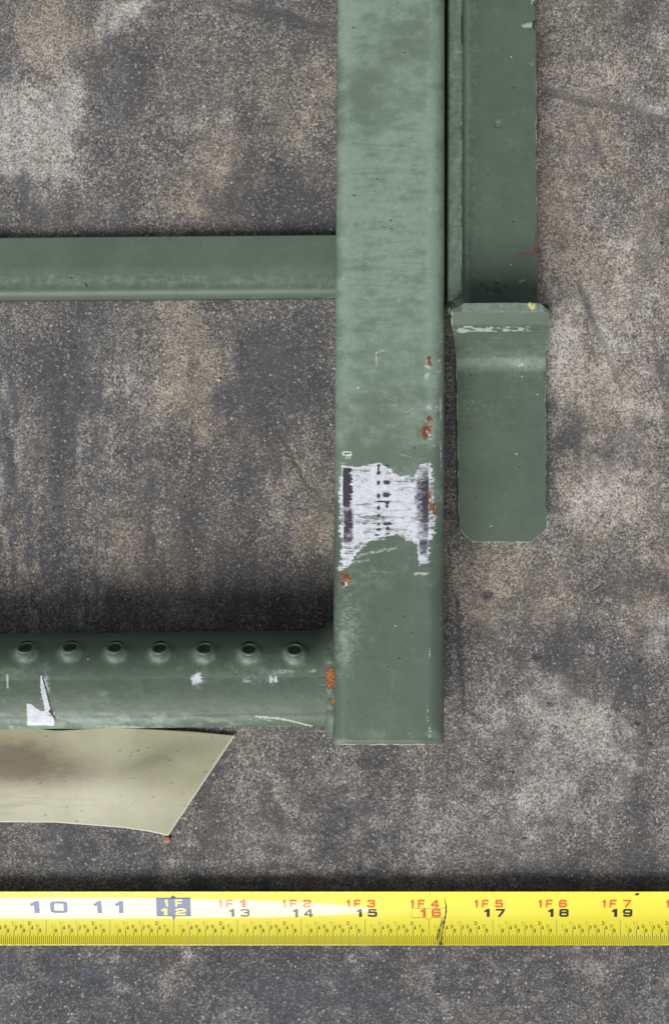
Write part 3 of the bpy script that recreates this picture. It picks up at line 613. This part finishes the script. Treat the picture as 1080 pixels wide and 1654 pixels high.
# ------------------------------------------------------------------ angle bracket with bent foot
brk = thing('angle_bracket', 'green angle iron bracket with bent rectangular foot plate, lying right of the upright', 'bracket', (float(X(800, 0)), float(Y(500, 0)), 0))
bl = Vector(brk.location)
def angle_iron():
    py = np.concatenate([np.arange(-700, -20, 40), np.arange(-20, 500, 2.2)])
    zf, zw = .0290, .0165; th = .0045; n = len(py)
    xa = X(724.5 - py * .004, zf); xb = X(746 - py * .001, zf)        # flange edge seen from above
    xr = X(866 + py * .006, zw)
    P = []
    for i in range(n):
        a, b, c = float(xa[i]), float(xb[i]), float(xr[i]); r = .0050; e = .0006; q = []
        q += [(a, zw - th + .002), (a, (zf + zw) / 2), (a, zf - e), (a + e * .4, zf - e * .35), (a + e, zf)]
        q += [(a + (b - a) * t, zf) for t in (.3, .5, .7)] + [(b - e, zf), (b - e * .35, zf - e * .4), (b, zf - e)]
        # inner face of the flange leans a little outwards, then a wide fillet
        f0 = (b + .0018, zw + r)
        q += [(b + .0018 * t, zf - e + (zw + r - zf + e) * t) for t in (.1, .2, .3, .4, .5, .6, .7, .8, .9)]
        q += [(f0[0] + r - r * math.cos(t), zw + r - r * math.sin(t)) for t in np.linspace(0, math.pi / 2, 14)]
        x0 = f0[0] + r
        q += [(x0 + (c - x0) * t, zw) for t in np.linspace(.03, .985, 44)] + [(c, zw - .0004), (c, zw - th + .0004), (c - .0005, zw - th)]
        q += [(x0, zw - th), (a + .002, zw - th)]
        P.append([(x, 0, z) for x, z in q])
    P = np.array(P); ys = Y(py, zw); P[..., 1] = ys[:, None]
    u, v = topx(P); m = P.shape[1]
    low = (P[..., 2] < zw + .001)
    # chipped and torn edge at the top right
    nick = np.zeros_like(u)
    for cy, s_, d in [(5, 5, .0012), (40, 6, .0015), (20, 4, .0006), (205, 9, .0003), (255, 12, .0003)]:
        nick += d * np.exp(-((v - cy) / s_) ** 2)
    P[..., 0] -= nick * (u > 862) * 1.0
    P[..., 2] += .0003 * (fbm(u / 40, v / 60, 3) - .5) * low
    for cx, cy, s_ in [(801, 456, 4), (815, 461, 3), (799, 470, 4), (780, 459, 3), (776, 459, 2), (786, 470, 2), (860, 470, 3), (803, 200, 3)]:
        P[..., 2] -= .0009 * blob(u, v, cx, cy, s_, s_) * low
    me = mesh_np(P - np.array(bl), grid_faces(n, m, True, True))
    nf = fbm(u / 4, v / 4, 9, 3)
    ch = .12 + .3 * (fbm(u / 25, v / 40, 14) - .5) + .3 * box(u, v, 722, 747, -50, 500, 2) * (.5 + nf) + .95 * np.exp(-((u - 752) / 5.) ** 2) * (1 - sst(150, 480, v) * .5) + .3 * np.exp(-((u - 760) / 9.) ** 2) * (1 - sst(200, 480, v) * .6)  # pale bands beside the flange are the fillet's gloss, painted in
    lt = .8 * np.exp(-((u - 746 + .003 * v) / 1.2) ** 2) * sst(.42, .55, fbm(u * 0, v / 18, 6)) + .8 * (vn(u / 3, v / 3, 23) > .992)
    lt += .95 * blob(u, v, 852, 41, 9, 3.5, -.2) * (.4 + nf) + .95 * blob(u, v, 862, 3, 5, 4) * (.4 + nf) + .7 * np.exp(-((u - 866) / 1.4) ** 2) * sst(.5, .6, fbm(u * 0, v / 14, 7)) + .6 * box(u, v, 850, 864, 60, 110, 6) * nf
    lt += .8 * blob(u, v, 842, 454, 6, 1.5, -.3) + .7 * blob(u, v, 804, 203, 3, 2)
    ru = .62 * blob(u, v, 844, 412, 7, 4) + .66 * blob(u, v, 862, 408, 5, 6) + .6 * blob(u, v, 865, 385, 3, 16)
    bk = .8 * box(u, v, 744, 747, 25, 72, 1.5) * 1.0
    for cx, cy, s_ in [(801, 456, 2), (815, 461, 1.6), (799, 470, 2), (780, 459, 1.6)]: bk = np.maximum(bk, .75 * blob(u, v, cx, cy, s_, s_))
    bk = np.maximum(bk, 1.1 * blob(u, v, 866, 40, 3, 6)); bk = np.maximum(bk, 1. * blob(u, v, 867, 5, 2, 6))
    attrs(me, dict(chalk_sheen=ch, light=lt, rust=ru, deeprust=(ru > .1) * 1., black=bk))
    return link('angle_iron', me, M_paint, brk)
angle_iron()

def foot_plate():
    # side profile (py at height z), camera facing surface, from the upper lip to the toe
    zt, zm = .0405, .0072
    prof = [(q, zt + .00025) for q in (489.5, 490.2, 491, 493, 495, 497, 499, 501, 502.5, 503.5, 504.2)] + [(504.8, zt)]
    Yp = [float(Y(p, z)) for p, z in prof]; pts = list(zip(Yp, [z for _, z in prof]))
    def bez(p0, p1, p2, n): return [((1 - t) ** 2 * p0[0] + 2 * t * (1 - t) * p1[0] + t * t * p2[0], (1 - t) ** 2 * p0[1] + 2 * t * (1 - t) * p1[1] + t * t * p2[1]) for t in np.linspace(0, 1, n)]
    a = (float(Y(505, zt)), zt); b = (float(Y(530, .034)), .034); c = (float(Y(560, .017)), .017); e = (float(Y(580, .0100)), .0100); f = (float(Y(606, .0078)), .0078)
    pts = pts[:11] + bez((pts[11][0], zt), (float(Y(510, zt - .0008)), zt - .0008), (float(Y(525, .0372)), .0372), 16)
    pts += [(pts[-1][0] + (float(Y(562, .0155)) - pts[-1][0]) * t, pts[-1][1] + (.0155 - pts[-1][1]) * t) for t in np.linspace(.08, 1, 22)]
    pts += bez((float(Y(562, .0155)), .0155), (float(Y(574, .0085)), .0085), (float(Y(600, .0076)), .0076), 14)[1:]
    y_end = float(Y(876, .006)); y_s = pts[-1][0]; z_s = pts[-1][1]
    pts += [(y_s + (y_end - y_s) * t, z_s + (.0066 - z_s) * t) for t in np.linspace(.01, 1, 110)]
    pts = np.array(pts); n = len(pts); m = 70
    k = D0 / (H - pts[:, 1]) / PX; pyv = -pts[:, 0] * k + 827
    L = np.interp(pyv, [489, 500, 520, 560, 590, 640, 852, 864, 876.5], [749, 729, 728.5, 734, 736, 737.5, 740.5, 749, 765])
    R_ = np.interp(pyv, [489, 500, 512, 524, 560, 590, 640, 850, 862, 876.5], [872, 886, 888, 886, 881.5, 880.5, 880.5, 882.5, 875, 854])
    P = np.zeros((n, m, 3)); s_ = np.linspace(0, 1, m)
    xl = X(L, pts[:, 1]); xr = X(R_, pts[:, 1]); P[..., 0] = xl[:, None] + (xr - xl)[:, None] * s_; P[..., 1] = pts[:, 0][:, None]; P[..., 2] = pts[:, 1][:, None]
    u, v = topx(P); P[..., 2] += .0004 * (fbm(u / 60, v / 60, 5) - .5); P[..., 1] += .0007 * (fbm(u / 25, v * 0, 8) - .5) * (v < 500)
    # thickness: offset copy behind
    d = np.gradient(pts, axis=0); N = np.stack([d[:, 1], -d[:, 0]], -1); N /= np.linalg.norm(N, axis=1)[:, None]; N *= np.sign(N[:, 1:2] + 1e-6)
    Bk = P.copy(); Bk[..., 1] -= N[:, 0][:, None] * .0042; Bk[..., 2] -= N[:, 1][:, None] * .0042
    V = np.concatenate([P.reshape(-1, 3), Bk.reshape(-1, 3)]); o_ = n * m
    F = [grid_faces(n, m, False, False), grid_faces(n, m, False, True) + o_]
    per = list(range(m)) + [i * m + m - 1 for i in range(1, n)] + [(n - 1) * m + j for j in range(m - 2, -1, -1)] + [i * m for i in range(n - 2, 0, -1)]
    per = np.array(per); nx = np.roll(per, -1); F.append(np.stack([nx, per, per + o_, nx + o_], -1))
    me = mesh_np(V - np.array(bl), np.concatenate(F))
    nf = fbm(u / 4, v / 3, 19, 3); nh = fbm(u / 24, v / 2.2, 21, 3)
    edge = np.minimum(np.minimum(u - np.interp(v, pyv, L), np.interp(v, pyv, R_) - u), 876 - v)
    ch = .10 + .25 * (fbm(u / 40, v / 40, 15) - .5) + .38 * sst(575, 580, v + .01 * (u - 800)) * np.exp(-np.maximum(v - 578, 0) / 20) * (.7 + .6 * nf) + .55 * box(u, v, 745, 878, 488, 504.5, .8)  # bend highlight and lit lip are painted into the colour
    ch += .35 * blob(u, v, 835, 588, 28, 10) + .16 * box(u, v, 725, 890, 538, 576, 4) + .35 * blob(u, v, 770, 660, 40, 16) * sst(.5, .7, nf)  # brighter slope and bend glint are painted in too
    lt = 1.1 * box(u, v, 742, 886, 526.5, 536, 1.5) * sst(.36, .62, fbm(u / 12, v / 1.3, 21, 4)) * np.interp(u, [740, 760, 850, 886], [1, .9, .75, .6]) + .85 * (1 - sst(.3, 2.0, edge)) * sst(.38, .55, fbm(u / 9, v / 9, 31))
    lt += .8 * (vn(u / 3, v / 3, 29) > .990) + .8 * blob(u, v, 840, 590, 8, 2, -.6) + 1.0 * blob(u, v, 833, 733, 2.5, 1.5) + 1. * blob(u, v, 746, 534, 9, 3)
    ye = .9 * blob(u, v, 859, 493, 6, 4)
    bk = .7 * blob(u, v, 767, 803, 2, 1.6) + .7 * blob(u, v, 760, 691, 2, 2) + .5 * blob(u, v, 781, 549, 1.6, 1.6)
    attrs(me, dict(chalk_sheen=ch, light=np.maximum(lt, ye), black=bk))
    o = link('foot_plate', me, M_paint, brk)
    # lump of weld at the inner corner and along the top lip
    pts_ = [(float(X(744 - abs(i - 6) * .5, .037)), float(Y(484 + i * 2.4, .037)), .0335 + .0006 * i) for i in range(11)]
    tube_bead('weld_bead', pts_, .0030, brk, bl, M_paint, 11)
    pts_ = [(float(X(733 + i * .3, .034)), float(Y(494 + i * 2.2, .034)), .0365) for i in range(9)]
    tube_bead('weld_bead', pts_, .0030, brk, bl, M_paint, 12)
    s = NT('dried_yellow_residue'); s.l(s.mix(s.mr(s.noise(1200, 3), .4, .6), (.50, .52, .36), (.72, .62, .12)), s.b.inputs['Base Color']); s.l(.9, s.b.inputs['Roughness'])
    rng = random.Random(8); bm = bmesh.new()
    for k in range(14):
        b_ = bmesh.ops.create_icosphere(bm, subdivisions=1, radius=rng.uniform(.0003, .0007))
        c_ = Vector((float(X(859 + rng.gauss(0, 3.2), zt)), float(Y(494 + rng.gauss(0, 2.2), zt)), zt + .0003)) - bl
        for v_ in b_['verts']: v_.co = Vector((v_.co.x, v_.co.y, v_.co.z * .5)) + c_
    bm_obj('yellow_residue', bm, s.m, o, False)
foot_plate()

# ------------------------------------------------------------------ olive sheet at the lower left
def sheet():
    t = thing('paper_sheet', 'curled olive sheet with brown patches and dark specks, poking out below the rung', 'sheet', (float(X(150, 0)), float(Y(1250, 0)), 0))
    tl = np.array(t.location); n, m = 90, 150
    s_ = np.linspace(0, 1, m)[None, :]; r_ = np.linspace(0, 1, n)[:, None]
    # upper edge (tucked under the rung on the left) and lower edge
    tx = np.linspace(-260, 380, m); ty = np.interp(tx, [-260, 0, 55, 85, 115, 175, 250, 320, 380], [1140, 1165, 1175, 1180, 1179, 1174, 1178, 1182, 1188])
    bx = np.linspace(-260, 272, m); by = np.interp(bx, [-260, 0, 90, 200, 240, 272], [1330, 1328, 1328.5, 1337, 1343, 1350])
    ker = np.ones(9) / 9; ty = np.convolve(np.pad(ty, 4, 'edge'), ker, 'valid')
    u = tx[None] * (1 - r_) + bx[None] * r_; v = ty[None] * (1 - r_) + by[None] * r_
    z = .0012 + .0016 * np.sin(np.clip((u - 30) / 300, -1, 1) * math.pi * .9) ** 2 * (1 - r_) + .0022 * r_ * sst(0, 300, u) * 0 + .0020 * np.exp(-((u - 180) / 70) ** 2) * (1 - r_) ** 2
    z = z + .0006 * np.exp(-((r_ - .55) / .22) ** 2) * sst(350, 0, 0 * u) + .0016 * r_ ** 3 * sst(0, 270, u)
    z = z + .0013 * np.sin(r_ * math.pi) * (.6 + .4 * np.sin(u / 90.)) 
    P = np.stack([X(u, z), Y(v, z), z], -1); Bk = P.copy(); Bk[..., 2] -= .00035
    o_ = n * m; per = list(range(m)) + [i * m + m - 1 for i in range(1, n)] + [(n - 1) * m + j for j in range(m - 2, -1, -1)] + [i * m for i in range(n - 2, 0, -1)]
    per = np.array(per); nx = np.roll(per, -1)
    F = np.concatenate([grid_faces(n, m, False, True), grid_faces(n, m) + o_, np.stack([per, nx, nx + o_, per + o_], -1)])
    me = mesh_np(np.concatenate([P.reshape(-1, 3), Bk.reshape(-1, 3)]) - tl, F)
    edge = np.minimum((1 - r_) * 0 + (1 - r_) * 160, (1 - s_) * 560 * .8) + 0 * u
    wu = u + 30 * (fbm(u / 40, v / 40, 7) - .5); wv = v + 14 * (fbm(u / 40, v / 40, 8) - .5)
    brown_patch = 1.1 * blob(wu, wv, 15, 1234, 62, 17) + .45 * blob(wu, wv, 40, 1205, 50, 12) + .5 * blob(wu, wv, -40, 1240, 60, 30) + .45 * blob(wu, wv, 110, 1252, 60, 18)  # brown patches, strongest towards the left
    brown_patch = brown_patch * (.6 + .8 * fbm(u / 14, v / 5, 17, 5)) ; brown_patch = brown_patch + .35 * blob(wu, wv, 20, 1300, 90, 14) * sst(.5, .7, fbm(u / 60, v / 6, 19))
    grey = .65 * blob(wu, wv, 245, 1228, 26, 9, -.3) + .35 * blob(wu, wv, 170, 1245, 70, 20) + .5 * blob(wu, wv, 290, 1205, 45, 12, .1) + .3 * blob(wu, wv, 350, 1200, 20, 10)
    rng = np.random.default_rng(3); sp = np.zeros_like(u)
    for _ in range(170):
        cx = 350 - 300 * rng.random() ** 1.5; cy = rng.uniform(1182, 1342); q = rng.uniform(.65, 1.1) + .6 * rng.random() ** 4
        sp = np.maximum(sp, rng.uniform(.5, 1) * blob(u, v, cx, cy, q * 1.5, q * .9, -.5))
    attrs(me, dict(edge=(edge < 1.6) * 1., brown_patch=brown_patch, grey=grey, spots=sp))
    s = NT('olive_sheet'); b = s.b
    c = s.mix(s.mr(s.noise(60, 4, .6), .3, .7), (.355, .352, .222), (.42, .415, .28))
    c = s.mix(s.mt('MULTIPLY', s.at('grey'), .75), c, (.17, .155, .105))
    c = s.mix(s.mt('MULTIPLY', s.at('brown_patch'), .8, True), c, (.150, .108, .075))
    c = s.mix(s.mt('MULTIPLY', s.mr(s.at('spots'), .15, .7), .65), c, (.075, .072, .055))
    c = s.mix(s.mt('MULTIPLY', s.mr(s.noise(1100, 2, .5, w=2.), .66, .74), .5), c, (.16, .14, .10))
    c = s.mix(s.at('edge'), c, (.75, .73, .66))
    s.l(c, b.inputs['Base Color']); s.l(.42, b.inputs['Roughness']); s.bump(s.noise(500, 4, .6), .00008, .6)
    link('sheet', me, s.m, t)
    # reddish chip at its tip
    bm = bmesh.new(); bmesh.ops.create_icosphere(bm, subdivisions=3, radius=1)
    rng = random.Random(3)
    from mathutils import noise as mn
    for v_ in bm.verts:
        k = 1 + .35 * mn.noise(v_.co * 1.7); v_.co = Vector((v_.co.x * .0015 * k, v_.co.y * .0012 * k, v_.co.z * .0007 * k))
    m_ = mat_simple('reddish_stone', (.42, .20, .14), .85, nz=900)
    c = bm_obj('stone_chip', bm, m_); c.location = (float(X(271, .0006)), float(Y(1356, .0006)), .0007)
    c['label'] = 'small reddish stone chip at the lower tip of the olive sheet'; c['category'] = 'stone chip'
sheet()

# ------------------------------------------------------------------ tape measure blade
tape = thing('tape_measure', 'yellow steel tape measure blade with black and red inch numbers across the concrete', 'tape measure', (0, float(Y(1484, 0)), 0))
tl = Vector(tape.location)
VC, HW, ZC, SAG = 1483.5, 43.5, .0032, .0027
def zblade(v, extra=0.):
    q = (np.asarray(v, float) - VC) / HW
    return ZC + np.where(q < 0, SAG, .55 * SAG) * np.abs(q) ** 1.9 + extra
def inch_x(n): return float(X(280.7 + (n - 12) * 102.85, ZC))
def sagx(x): return .00022 * np.sin(x * 23. + .6) + .00004 * np.sin(x * 71. + 2.)          # the blade is never dead straight
def blade_pt(xw, v, extra=0.):
    z = zblade(v) + sagx(xw); return np.stack([xw, Y(v, z), z + extra], -1)
def blade():
    xs = np.linspace(-.36, .36, 241); vs = np.linspace(VC - HW, VC + HW, 61)
    gx, gv = np.meshgrid(xs, vs, indexing='ij'); P = blade_pt(gx, gv); n, m = gx.shape
    Bk = P.copy(); Bk[..., 2] -= .00016; o_ = n * m
    per = list(range(m)) + [i * m + m - 1 for i in range(1, n)] + [(n - 1) * m + j for j in range(m - 2, -1, -1)] + [i * m for i in range(n - 2, 0, -1)]
    per = np.array(per); nx = np.roll(per, -1)
    F = np.concatenate([grid_faces(n, m, False, True), grid_faces(n, m) + o_, np.stack([per, nx, nx + o_, per + o_], -1)])
    me = mesh_np(np.concatenate([P.reshape(-1, 3), Bk.reshape(-1, 3)]) - np.array(tl), F)
    return link('blade', me, M_tape, tape)
blade_o = blade()

GL = {  # centre lines of the squarish wide numerals, in a unit box
 '0': [[(.5, .88), (.24, .88), (.14, .85), (.12, .74), (.12, .26), (.14, .15), (.24, .12), (.76, .12), (.86, .15), (.88, .26), (.88, .74), (.86, .85), (.76, .88), (.499, .88)]],
 '1': [[(.60, 0), (.60, 1.0)], [(.02, .66), (.28, .74), (.55, .90)]],
 '2': [[(.12, .66), (.12, .78), (.22, .88), (.78, .88), (.88, .80), (.88, .62), (.78, .53), (.22, .44), (.12, .34), (.12, .12), (.97, .12)]],
 '3': [[(.12, .70), (.12, .79), (.22, .88), (.78, .88), (.88, .80), (.88, .60), (.80, .52), (.36, .52)], [(.78, .52), (.88, .44), (.88, .21), (.78, .12), (.22, .12), (.12, .21), (.12, .31)]],
 '4': [[(.72, 0), (.72, .98)], [(.66, .90), (.12, .34), (.12, .27), (1.0, .27)]],
 '5': [[(.92, .88), (.16, .88), (.14, .56), (.78, .56), (.88, .48), (.88, .21), (.78, .12), (.22, .12), (.12, .21), (.12, .28)]],
 '6': [[(.88, .72), (.86, .81), (.76, .88), (.24, .88), (.12, .78), (.12, .22), (.22, .12), (.78, .12), (.88, .22), (.88, .44), (.78, .54), (.18, .54)]],
 '7': [[(.03, .88), (.88, .88), (.86, .78), (.36, 0)]],
 '8': [[(.5, .88), (.22, .88), (.13, .80), (.13, .61), (.22, .53), (.78, .53), (.87, .61), (.87, .80), (.78, .88), (.499, .88)], [(.16, .50), (.12, .42), (.12, .20), (.22, .12), (.78, .12), (.88, .20), (.88, .42), (.84, .50)]],
 '9': [[(.12, .28), (.14, .19), (.24, .12), (.76, .12), (.88, .22), (.88, .78), (.78, .88), (.22, .88), (.12, .78), (.12, .56), (.22, .46), (.82, .46)]],
 'F': [[(.12, 0), (.12, .88), (.97, .88)], [(.14, .47), (.86, .47)]]}
def stroke(pts, tx, ty):
    """mitred strip round a centre line, as vertices and triangles"""
    P = np.array(pts, float); d = np.diff(P, axis=0); d /= np.linalg.norm(d, axis=1)[:, None]; nn = np.stack([-d[:, 1], d[:, 0]], -1)
    m = np.concatenate([nn[:1], (nn[:-1] + nn[1:]) / 2, nn[-1:]]); L2 = (m ** 2).sum(1); m = m / np.maximum(L2, .45)[:, None]
    m = m * np.array([tx, ty]) / 2; k = len(P)
    V = np.concatenate([P + m, P - m]); F = [(i, i + 1, k + i) for i in range(k - 1)] + [(i + 1, k + i + 1, k + i) for i in range(k - 1)]
    return V, F
class Print:
    """flat print gathered on the blade; x in world metres, v in rows across the blade"""
    def __init__(s): s.V = []; s.F = []; s.n = 0
    def add(s, X_, V_, F, e): P = blade_pt(X_, V_, e); s.V.append(P); s.F.append(np.asarray(F) + s.n); s.n += len(P)
    def text(s, t, x0, x1, v0, v1, bold=0., e=.00005, shear=0.):
        w, h = (.25, .22) if bold > 0 else (.20, .13)
        if t == '1': w *= 1.9 if bold > 0 else 1.6
        for q, st in enumerate(GL[t]):
            V, F = stroke(st, w, h); s.add(x0 + (x1 - x0) * V[:, 0], v1 + (v0 - v1) * V[:, 1], F, e + q * .00001)
    def quad(s, x0, x1, v0, v1, w, e=.00004, seg=4):
        t = np.linspace(0, 1, seg + 1); xx = x0 + (x1 - x0) * t; vv = v0 + (v1 - v0) * t
        w = np.broadcast_to(w, xx.shape)
        Xs = np.concatenate([xx - w / 2, xx + w / 2]); k = seg + 1
        F = [(i, i + 1, k + i) for i in range(seg)] + [(i + 1, k + i + 1, k + i) for i in range(seg)]
        s.add(Xs, np.concatenate([vv, vv]), F, e)
    def hline(s, x0, x1, v, h, e=.00004):
        s.add(np.array([x0, x1, x1, x0]), np.array([v - h / 2, v - h / 2, v + h / 2, v + h / 2]), [(0, 2, 1), (0, 3, 2)], e)
    def done(s, name, mat, stuff=False, label=None):
        F = np.concatenate(s.F); V = np.concatenate(s.V)
        a = V[F[:, 1]] - V[F[:, 0]]; b = V[F[:, 2]] - V[F[:, 0]]; nz = a[:, 0] * b[:, 1] - a[:, 1] * b[:, 0]
        F = np.where((nz < 0)[:, None], F[:, ::-1], F)
        me = mesh_np(V - np.array(tl), F)
        # carry the blade's own curvature into the print so gloss runs across both
        o = link(name, me, mat, blade_o)
        e = 1e-4; vv = -V[:, 1] * (D0 / (H - V[:, 2]) / PX) + 827
        slope = (zblade(vv + .5) - zblade(vv - .5)) / (Y(vv + .5, zblade(vv + .5)) - Y(vv - .5, zblade(vv - .5)))
        slx = (sagx(V[:, 0] + e) - sagx(V[:, 0] - e)) / (2 * e)
        N = np.stack([-slx, -slope, np.ones(len(V))], -1); N /= np.linalg.norm(N, axis=1)[:, None]
        if len(me.vertices) == len(N): me.normals_split_custom_set_from_vertices([tuple(q) for q in N])
        if stuff: o['kind'] = 'stuff'
        return o
px = float(X(541, ZC) - X(540, ZC))
def printing():
    T = Print(); Fr = Print(); L = Print()
    for n in range(8, 22):
        x0 = inch_x(n)
        L.quad(x0, x0, 1485.5 if n != 16 else 1487, 1527, .55 * px, seg=6)
        L.quad(x0, x0, 1440.6, 1450, .3 * px, seg=2)
        for k in range(1, 32):
            xx = x0 + k * .0254 / 32 * (PX * 102.85 / .0254) * (H - ZC) / D0
            if k % 8 == 0: a = 1500.5
            elif k % 4 == 0: a = 1506.5
            elif k % 2 == 0: a = 1509
            else: a = 1512
            T.quad(xx, xx, a, 1526.9, (.66 if k % 4 else .8) * px, seg=3)
        for k, (a, b) in enumerate([('1', '8'), ('1', '4'), ('3', '8'), ('1', '2'), ('5', '8'), ('3', '4'), ('7', '8')]):
            c = x0 + (k + 1) * 102.85 / 8 * px; hi = b in '42'
            va, vb = (1488.0, 1495.3) if hi else (1493.3, 1500.3)
            Fr.text(a, c - 4.0 * px, c - (2.6 if a == '1' else .6) * px, va, va + 6.2, 0)
            Fr.quad(c + 2.2 * px, c - 1.8 * px, va + .6, vb + 4.6, .35 * px, seg=2)
            Fr.text(b, c + 1.2 * px, c + 4.9 * px, vb - .4, vb + 6.2, 0)
    T.done('graduation_marks', M_black, True); Fr.done('fraction_numerals', M_black, True); L.done('inch_lines', M_black, True)
    for n in range(8, 22):
        x0 = inch_x(n); s = str(n)
        def two(P, t, a, b, v0, v1, bold, gap=.12):
            if len(t) == 1: P.text(t, x0 + (a + (b - a) * .5) * px, x0 + b * px, v0, v1, bold); return
            mid = (a + b) / 2; w = (b - a)
            w1 = .31 if t[0] == '1' else .46
            P.text(t[0], x0 + a * px, x0 + (a + w * w1) * px, v0, v1, bold)
            P.text(t[1], x0 + (a + w * (.54 if t[1] != '1' else .68)) * px, x0 + b * px, v0, v1, bold)
        P = Print()
        if n < 12:
            two(P, s, -26, 35 if n == 10 else 25, 1455.5, 1475, .035); P.done('inch_number', M_blue_glare)
        elif n == 12:
            xs = [(-29, -13.5, 1450, 1480.5), (-13.5, 13.5, 1450, 1480.5), (13.5, 28, 1450, 1480.5)]
            Xg = np.linspace(x0 - 28 * px, x0 + 28 * px, 3); Vg = np.linspace(1450, 1480.5, 7)
            gx, gv = np.meshgrid(Xg, Vg, indexing='ij'); F = grid_faces(3, 7); F3 = np.concatenate([F[:, :3], F[:, [0, 2, 3]]])
            P.add(gx.ravel(), gv.ravel(), F3, .00004)
            P.add(np.array([x0 - 3.5 * px, x0 + 3.5 * px, x0]), np.array([1480.5, 1480.5, 1486]), [(0, 1, 2)], .00004)
            P.add(np.array([x0 - 5 * px, x0 + 5 * px, x0]), np.array([1450, 1450, 1446.5]), [(0, 1, 2)], .00004)
            P.done('foot_badge', M_blue_glare)
            Q = Print(); Q.text('1', x0 - 20 * px, x0 - 8 * px, 1467, 1478, .03, .00009); Q.text('2', x0 + 3 * px, x0 + 20 * px, 1467, 1478, .03, .00009)
            Q.text('1', x0 - 14 * px, x0 - 8 * px, 1452.5, 1464, .02, .00009); Q.text('F', x0 + 3 * px, x0 + 15 * px, 1452.5, 1464, .02, .00009)
            Q.done('inch_number', M_yellow)
        else:
            two(P, s, -13.5, 19.5, 1468, 1481, .035); P.done('inch_number', M_red if n == 16 else M_black)
            R = Print(); R.text('1', x0 - 30 * px, x0 - 23.5 * px, 1453.2, 1466, .03); R.text('F', x0 - 18 * px, x0 - 7 * px, 1453.2, 1466, .03)
            R.text(str(n - 12), x0 + 3 * px, x0 + 16 * px, 1453.2, 1466, .03); R.done('foot_number', M_red)
        if n == 16:
            Bx = Print(); a, b = x0 - 28 * px, x0 + 27 * px
            Bx.hline(a, b, 1467, .5); Bx.hline(a, x0 - 4 * px, 1482.3, .5); Bx.hline(x0 + 4 * px, b, 1482.3, .5)
            Bx.quad(a, a, 1467, 1482.3, .4 * px); Bx.quad(b, b, 1467, 1482.3, .4 * px)
            Bx.quad(x0 - 4 * px, x0, 1482.3, 1487, .5 * px, seg=2); Bx.quad(x0 + 4 * px, x0, 1482.3, 1487, .5 * px, seg=2)
            Bx.done('number_outline', M_black)
    # hand drawn pen stroke across the blade near sixteen and a quarter
    K = Print(); x0 = inch_x(16)
    ps = [(24.5, 1450, .5), (26, 1458, 1.2), (27.3, 1464, 2.), (27.6, 1472, 2.2), (26.2, 1482, 2.2), (24.5, 1490, 2.0), (22.5, 1499, 1.6), (21, 1508, 1.5), (20, 1518, 1.5), (19.5, 1526.5, 2)]
    t = np.linspace(0, 1, 40); q = np.array(ps); tt = np.linspace(0, 1, len(ps))
    cx = np.interp(t, tt, q[:, 0]); cv = np.interp(t, tt, q[:, 1]); cw = np.interp(t, tt, q[:, 2]) * (1 + .3 * np.sin(t * 60))
    Xs = np.concatenate([x0 + (cx - cw / 2) * px, x0 + (cx + cw / 2) * px]); F = [(i, i + 1, 40 + i) for i in range(39)] + [(i + 1, 41 + i, 40 + i) for i in range(39)]
    K.add(Xs, np.concatenate([cv, cv]), F, .00011)
    rng = random.Random(4)
    for k in range(46):                                       # dry smear to the left of the stroke
        a = rng.random(); v0 = 1483 + 42 * a; c = np.interp(v0, [1483, 1500, 1526], [22, 17, 16]) + rng.gauss(0, 1) * np.interp(v0, [1483, 1526], [1.4, 2.6])
        K.quad(x0 + c * px, x0 + (c - .9) * px, v0, min(v0 + rng.uniform(3, 10), 1526.5), rng.uniform(.25, .6) * px, .00010, 2)
    K.done('pen_mark', M_pen)
    d = Print(); cx_ = float(X(1025, ZC)); d.add(np.array([cx_ - 4.4 * px, cx_, cx_ + 4.4 * px, cx_ + .4 * px]), np.array([1444.8, 1442, 1443.8, 1447]), [(0, 1, 2), (0, 2, 3)], .00005); d.done('stud_mark', M_black)
printing()
